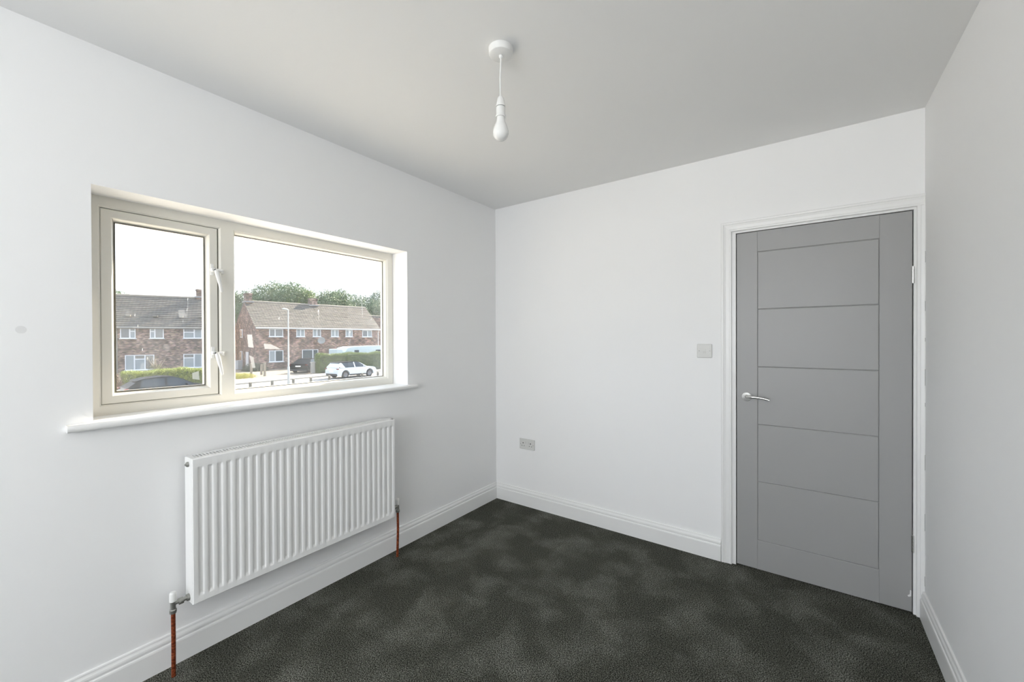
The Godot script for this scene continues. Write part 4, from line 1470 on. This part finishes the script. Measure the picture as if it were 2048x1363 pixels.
func build_cars() -> void:
	var G := GROUND
	# white crossover parked on the far side of the road, nose to the right
	make_car("white_car", "white crossover car with a dark roof parked on the road before the hedge", Vector3(-31.95, G, -19.25), PI / 2 + 0.06, "car_white", "car_black", {
		"width": 1.80, "belt": 0.98, "roof": 1.46, "floor": 0.24, "wheel_r": 0.335, "wheel_front": 1.32, "wheel_rear": -1.24, "front_x": 2.08, "rear_x": -2.06, "light_y": 0.86, "plate_y": 0.58, "mirror": 0.62,
		"rear": [-2.02, 0.26, -2.06, 0.5, -2.05, 0.72, -1.98, 0.92, -1.92, 1.0], "nose": [-1.0, 1.0, 0.2, 0.97, 0.95, 0.96, 1.35, 0.95, 1.75, 0.90, 1.98, 0.80, 2.07, 0.62, 2.08, 0.40],
		"cabin": [-1.90, 0.96, -1.62, 1.32, -1.45, 1.41, 0.0, 1.42, 0.30, 1.36, 1.00, 0.95], "top": [-1.78, 1.37, -1.66, 1.43, -0.6, 1.47, 0.05, 1.45, 0.34, 1.36, 0.0, 1.41, -1.5, 1.38],
		"pillars": [[-1.98, 0.98, -1.70, 1.36, -1.52, 1.40, -1.28, 0.97], [-0.32, 0.97, -0.30, 1.42, -0.22, 1.42, -0.20, 0.97], [0.30, 1.38, 0.40, 1.34, 1.06, 0.95, 0.94, 0.95]]})
	# black saloon on the drive, tail towards the street
	make_car("black_car", "black saloon car parked on the drive with its tail to the street", Vector3(-40.1, G + 0.09, -19.6), PI / 2 + 0.62, "car_black", "car_black", {
		"width": 1.80, "belt": 0.90, "roof": 1.42, "floor": 0.22, "wheel_r": 0.32, "wheel_front": 1.38, "wheel_rear": -1.32, "front_x": 2.25, "rear_x": -2.22, "light_y": 0.84, "plate_y": 0.66, "mirror": 0.62,
		"rear": [-2.18, 0.24, -2.22, 0.5, -2.22, 0.76, -2.16, 0.96], "nose": [-1.55, 1.0, 0.2, 0.92, 1.05, 0.92, 1.75, 0.82, 2.1, 0.72, 2.24, 0.56, 2.25, 0.36],
		"cabin": [-1.75, 0.94, -1.05, 1.34, -0.75, 1.38, 0.05, 1.37, 0.30, 1.30, 1.05, 0.90], "top": [-1.12, 1.34, -0.8, 1.41, -0.3, 1.43, 0.1, 1.40, 0.34, 1.31, 0.0, 1.36, -0.9, 1.35],
		"pillars": [[-1.80, 0.95, -1.12, 1.33, -0.95, 1.36, -1.3, 0.95], [-0.25, 0.92, -0.25, 1.38, -0.17, 1.38, -0.15, 0.92], [0.30, 1.32, 0.40, 1.28, 1.10, 0.90, 0.98, 0.90]]})
	# dark hatchback nearest to the room, seen over the bottom of the sash
	make_car("dark_car", "dark navy hatchback parked nearest the house, below the opening sash", Vector3(-27.2, G, -4.75), PI / 2 - 0.03, "car_navy", "car_navy", {
		"width": 1.78, "belt": 0.92, "roof": 1.45, "floor": 0.22, "wheel_r": 0.32, "wheel_front": 1.32, "wheel_rear": -1.26, "front_x": 2.1, "rear_x": -2.05, "light_y": 0.88, "plate_y": 0.62, "mirror": 0.52,
		"rear": [-2.0, 0.24, -2.05, 0.5, -2.05, 0.76, -1.98, 0.95], "nose": [-1.0, 0.97, 0.2, 0.94, 0.95, 0.95, 1.5, 0.86, 1.95, 0.74, 2.08, 0.56, 2.1, 0.36],
		"cabin": [-1.92, 0.94, -1.45, 1.30, -1.2, 1.38, 0.0, 1.41, 0.25, 1.33, 0.98, 0.93], "top": [-1.62, 1.28, -1.2, 1.40, -0.5, 1.46, 0.02, 1.43, 0.28, 1.33, 0.0, 1.39, -1.2, 1.36],
		"pillars": [[-1.95, 0.95, -1.50, 1.28, -1.32, 1.34, -1.45, 0.95], [-0.40, 0.93, -0.38, 1.40, -0.30, 1.40, -0.28, 0.93], [0.26, 1.34, 0.36, 1.30, 1.04, 0.92, 0.92, 0.92]]})
	# caravan over the hedge
	var v := thing("caravan", "pale blue white caravan parked behind the clipped hedge", "caravan", Vector3(-41.6, G + 0.09, -26.9), PI / 2)
	var st := mb()
	var vp := poly([-3.0, 0.35, -3.05, 1.2, -2.95, 1.9, -2.55, 2.38, -1.9, 2.52, 2.2, 2.60, 2.75, 2.48, 3.1, 1.7, 3.15, 0.8, 3.0, 0.35])
	slab(st, vp, func(_y: float) -> float: return 1.1)
	part("shell", st, "caravan_shell", v)
	for q in [[-1.75, -1.15, 1.72, 2.12], [1.15, 1.85, 1.66, 2.10], [2.35, 2.8, 1.7, 2.08]]:
		st = mb()
		box(st, Vector3(q[0], q[2], 1.09), Vector3(q[1], q[3], 1.12), 0.01)
		part("window", st, "car_glass", v)
	for s in [-1.0, 1.0]:
		wheel(v, 0.2, s * 1.08, 0.32, 0.2)
	# low white trailer end that shows left of the caravan
	st = mb()
	box(st, Vector3(-3.75, 0.4, -0.9), Vector3(-3.06, 2.28, 0.9), 0.06)
	part("front_locker", st, "caravan_shell", v)


# ---------------------------------------------------------------- plants
func leaf_clump(size: float, n: int, sd: int) -> ArrayMesh:
	var r := RandomNumberGenerator.new()
	r.seed = sd
	var st := mb()
	flat(st)
	for k in n:
		var d := Vector3(r.randfn(), r.randfn(), r.randfn()).normalized()
		var u := Vector3(r.randfn(), r.randfn(), r.randfn()).cross(d).normalized()
		var c := d * size * r.randf_range(0.2, 1.0)
		var l := size * r.randf_range(0.35, 0.6)
		var w := l * 0.42
		var side := u.cross((d + Vector3(r.randfn(), r.randfn(), r.randfn()) * 0.5).normalized()).normalized()
		var nn := u.cross(side)
		var tip := c + u * l
		var mid := c + u * l * 0.45 + nn * l * 0.08
		tri(st, c, mid + side * w * 0.5, tip, nn)
		tri(st, c, mid - side * w * 0.5, tip, nn)
	st.generate_normals()
	return st.commit()


func foliage(parent: Node3D, called: String, clump: ArrayMesh, spots: Array, tone: Color, vary: float, sd: int, scale_min := 0.7, scale_max := 1.3) -> void:
	var r := RandomNumberGenerator.new()
	r.seed = sd
	var mm := MultiMesh.new()
	mm.transform_format = MultiMesh.TRANSFORM_3D
	mm.use_colors = true
	mm.mesh = clump
	mm.instance_count = spots.size()
	for k in spots.size():
		var b := Basis.from_euler(Vector3(r.randf() * TAU, r.randf() * TAU, r.randf() * TAU)).scaled(Vector3.ONE * r.randf_range(scale_min, scale_max))
		mm.set_instance_transform(k, Transform3D(b, spots[k]))
		var t := 1.0 + r.randf_range(-vary, vary)
		mm.set_instance_color(k, Color(tone.r * t * r.randf_range(0.9, 1.12), tone.g * t, tone.b * t * r.randf_range(0.85, 1.1)))
	var o := MultiMeshInstance3D.new()
	o.multimesh = mm
	o.material_override = mats["leaf"]
	o.name = called
	parent.add_child(o, true)
	tag(o, "", "", "", "stuff")


func tree(called: String, label: String, at: Vector3, h: float, blobs: Array, n: int, tone: Color, clump: ArrayMesh, sd: int) -> void:
	var o := thing(called, label, "tree", at, 0, "trees behind the houses")
	var st := mb()
	tube(st, [Vector3(0, -0.2, 0), Vector3(0.1, h * 0.3, 0), Vector3(-0.1, h * 0.6, 0.1), Vector3(0, h * 0.85, 0)], [h * 0.03, h * 0.022, h * 0.014, h * 0.004], 8)
	for k in 7:
		var b: Vector4 = blobs[k % blobs.size()]
		tube(st, [Vector3(0, h * (0.3 + 0.06 * k), 0), Vector3(b.x * 0.5, b.y * 0.8, b.z * 0.5), Vector3(b.x, b.y, b.z)], [h * 0.011, h * 0.007, h * 0.002], 6)
	part("trunk", st, "bark", o)
	var r := RandomNumberGenerator.new()
	r.seed = sd
	var total := 0.0
	for b in blobs:
		total += b.w * b.w
	var spots := []
	for b in blobs:
		var m := int(n * b.w * b.w / total)
		for k in m:
			var d := Vector3(r.randfn(), r.randfn(), r.randfn()).normalized()
			var q: float = b.w * pow(r.randf(), 0.33) * (1.0 + 0.08 * r.randfn())
			spots.append(Vector3(b.x, b.y, b.z) + d * Vector3(1, 0.82, 1) * q)
	foliage(o, "crown", clump, spots, tone, 0.22, sd + 1)


func blob_ring(h: float, w: float, n: int, sd: int) -> Array:
	var r := RandomNumberGenerator.new()
	r.seed = sd
	var a := [Vector4(0, h * 0.62, 0, w * 0.52), Vector4(0, h - w * 0.42, 0, w * 0.40)]
	for k in n:
		var f := TAU * k / n + r.randf_range(-0.3, 0.3)
		a.append(Vector4(cos(f) * w * 0.62, h * r.randf_range(0.45, 0.80), sin(f) * w * 0.62, w * r.randf_range(0.26, 0.40)))
	return a


func hedge(called: String, label: String, a: Vector3, b: Vector3, h: float, deep: float, n: int, tone: Color, clump: ArrayMesh, sd: int) -> void:
	var o := thing(called, label, "hedge", a)
	var d := b - a
	var len := d.length()
	o.rotation.y = atan2(-d.z, d.x)       # local x runs along the hedge
	var st := mb()
	box(st, Vector3(0.05, 0, -deep / 2 + 0.1), Vector3(len - 0.05, h - 0.12, deep / 2 - 0.1), 0.08)
	part("core", st, "hedge_core", o)
	var r := RandomNumberGenerator.new()
	r.seed = sd
	var spots := []
	for k in n:
		var x := r.randf() * len
		var q := r.randf()
		var bump := 0.06 * sin(x * 1.7 + sd) + 0.04 * sin(x * 4.1)
		if q < 0.45:
			spots.append(Vector3(x, h + bump + r.randf_range(-0.10, 0.05), r.randf_range(-0.5, 0.5) * deep))
		else:
			var s := 1.0 if q < 0.78 else -1.0
			spots.append(Vector3(x, r.randf_range(0.0, 1.0) * h, s * (deep / 2 + bump * 0.5 + r.randf_range(-0.08, 0.04))))
	for k in n / 14:
		for x in [0.0, len]:
			spots.append(Vector3(x + r.randf_range(-0.06, 0.06), r.randf() * h, r.randf_range(-0.5, 0.5) * deep))
	foliage(o, "foliage", clump, spots, tone, 0.3, sd + 1)


func build_plants() -> void:
	var G := GROUND
	var big := leaf_clump(0.55, 14, 61)
	var small := leaf_clump(0.13, 10, 62)
	hedge("hedge", "clipped green hedge behind the white car", Vector3(-37.75, G + 0.09, -19.2), Vector3(-37.2, G + 0.09, -32.5), 1.84, 0.9, 9000, Color(0.105, 0.150, 0.035), small, 71)
	hedge("hedge", "yellow green hedge in front of the left brick house", Vector3(-36.2, G + 0.09, -4.5), Vector3(-36.4, G + 0.09, -10.5), 1.12, 0.8, 5500, Color(0.190, 0.230, 0.030), small, 72)
	# low plants
	var o := thing("shrub", "low yellow flowering shrub at the kerb beside the posts", "shrub", Vector3(-38.3, G + 0.09, -12.55))
	var st := mb()
	tube(st, [Vector3(0, -0.05, 0), Vector3(0, 0.2, 0), Vector3(0.05, 0.32, 0)], [0.05, 0.03, 0.01], 6)
	part("stem", st, "bark", o)
	dome(o, 1.15, 0.42, 900, Color(0.300, 0.289, 0.060), small, 73)
	o = thing("shrub", "reddish brown shrub at the left end of the yellow green hedge", "shrub", Vector3(-36.0, G + 0.09, -3.85))
	st = mb()
	for k in 6:
		tube(st, [Vector3(0, -0.05, 0), Vector3(0.1 * cos(k), 0.5, 0.1 * sin(k)), Vector3(0.34 * cos(k), 1.1, 0.34 * sin(k))], [0.03, 0.02, 0.008], 6)
	part("stem", st, "bark", o)
	dome(o, 0.62, 1.25, 1300, Color(0.150, 0.098, 0.075), small, 74)
	o = thing("shrub", "leafy dark bush growing against the gable end", "shrub", Vector3(-46.2, G + 0.09, -16.9))
	st = mb()
	for k in 5:
		tube(st, [Vector3(0, -0.05, 0), Vector3(0.15 * cos(k), 0.3, 0.15 * sin(k)), Vector3(0.5 * cos(k), 0.7, 0.5 * sin(k))], [0.03, 0.02, 0.008], 6)
	part("stem", st, "bark", o)
	dome(o, 1.3, 0.9, 1500, Color(0.064, 0.075, 0.045), small, 75)
	o = thing("shrub", "sparse spiky shrub rising over the yellow green hedge", "shrub", Vector3(-45.5, G + 0.09, -8.5))
	st = mb()
	var r := RandomNumberGenerator.new()
	r.seed = 76
	for k in 22:
		var f := r.randf() * TAU
		var q := r.randf_range(0.3, 0.9)
		tube(st, [Vector3(0, 0, 0), Vector3(q * 0.4 * cos(f), 1.0, q * 0.4 * sin(f)), Vector3(q * cos(f), r.randf_range(1.5, 2.1), q * sin(f))], [0.02, 0.014, 0.006], 5)
	part("stem", st, "weathered_wood", o)
	dome(o, 0.9, 1.3, 500, Color(0.112, 0.120, 0.068), small, 77)
	# trees behind the roofs
	var tone := Color(0.110, 0.161, 0.089)
	tree("tree", "broad tree with a full round crown behind the terrace chimney, tallest of the trees", Vector3(-71.5, G, -30.0), 14.1, blob_ring(14.1, 7.6, 10, 81), 4200, tone, big, 82)
	tree("tree", "lower tree between the gable and the window mullion", Vector3(-74.5, G, -24.6), 11.6, blob_ring(11.6, 4.0, 7, 83), 1500, Color(0.092, 0.133, 0.089), big, 84)
	tree("tree", "sunlit yellowish tree just left of the middle chimney", Vector3(-66.5, G, -33.2), 12.0, blob_ring(12.0, 3.7, 7, 85), 1300, Color(0.182, 0.240, 0.082), big, 86)
	tree("tree", "round tree behind the ridge right of the middle chimney", Vector3(-62.0, G, -36.6), 12.3, blob_ring(12.3, 5.2, 9, 87), 2800, tone, big, 88)
	tree("tree", "dark tall tree at the right edge of the fixed pane", Vector3(-74.0, G, -54.0), 15.0, blob_ring(15.0, 6.5, 8, 89), 2400, Color(0.085, 0.130, 0.089), big, 90)
	tree("tree", "tree behind the right end of the terrace roof", Vector3(-71.0, G, -45.2), 13.1, blob_ring(13.1, 6.6, 8, 91), 2600, Color(0.097, 0.147, 0.089), big, 92)
	tree("tree", "small treetop over the left end of the left roof", Vector3(-90.0, G, -14.2), 11.9, blob_ring(11.9, 3.4, 7, 93), 1200, tone, big, 94)


func dome(o: Node3D, rad: float, h: float, n: int, tone: Color, clump: ArrayMesh, sd: int) -> void:
	var r := RandomNumberGenerator.new()
	r.seed = sd
	var spots := []
	for k in n:
		var d := Vector3(r.randfn(), absf(r.randfn()), r.randfn()).normalized()
		spots.append(d * Vector3(rad, h, rad) * pow(r.randf(), 0.4))
	foliage(o, "foliage", clump, spots, tone, 0.3, sd + 1)
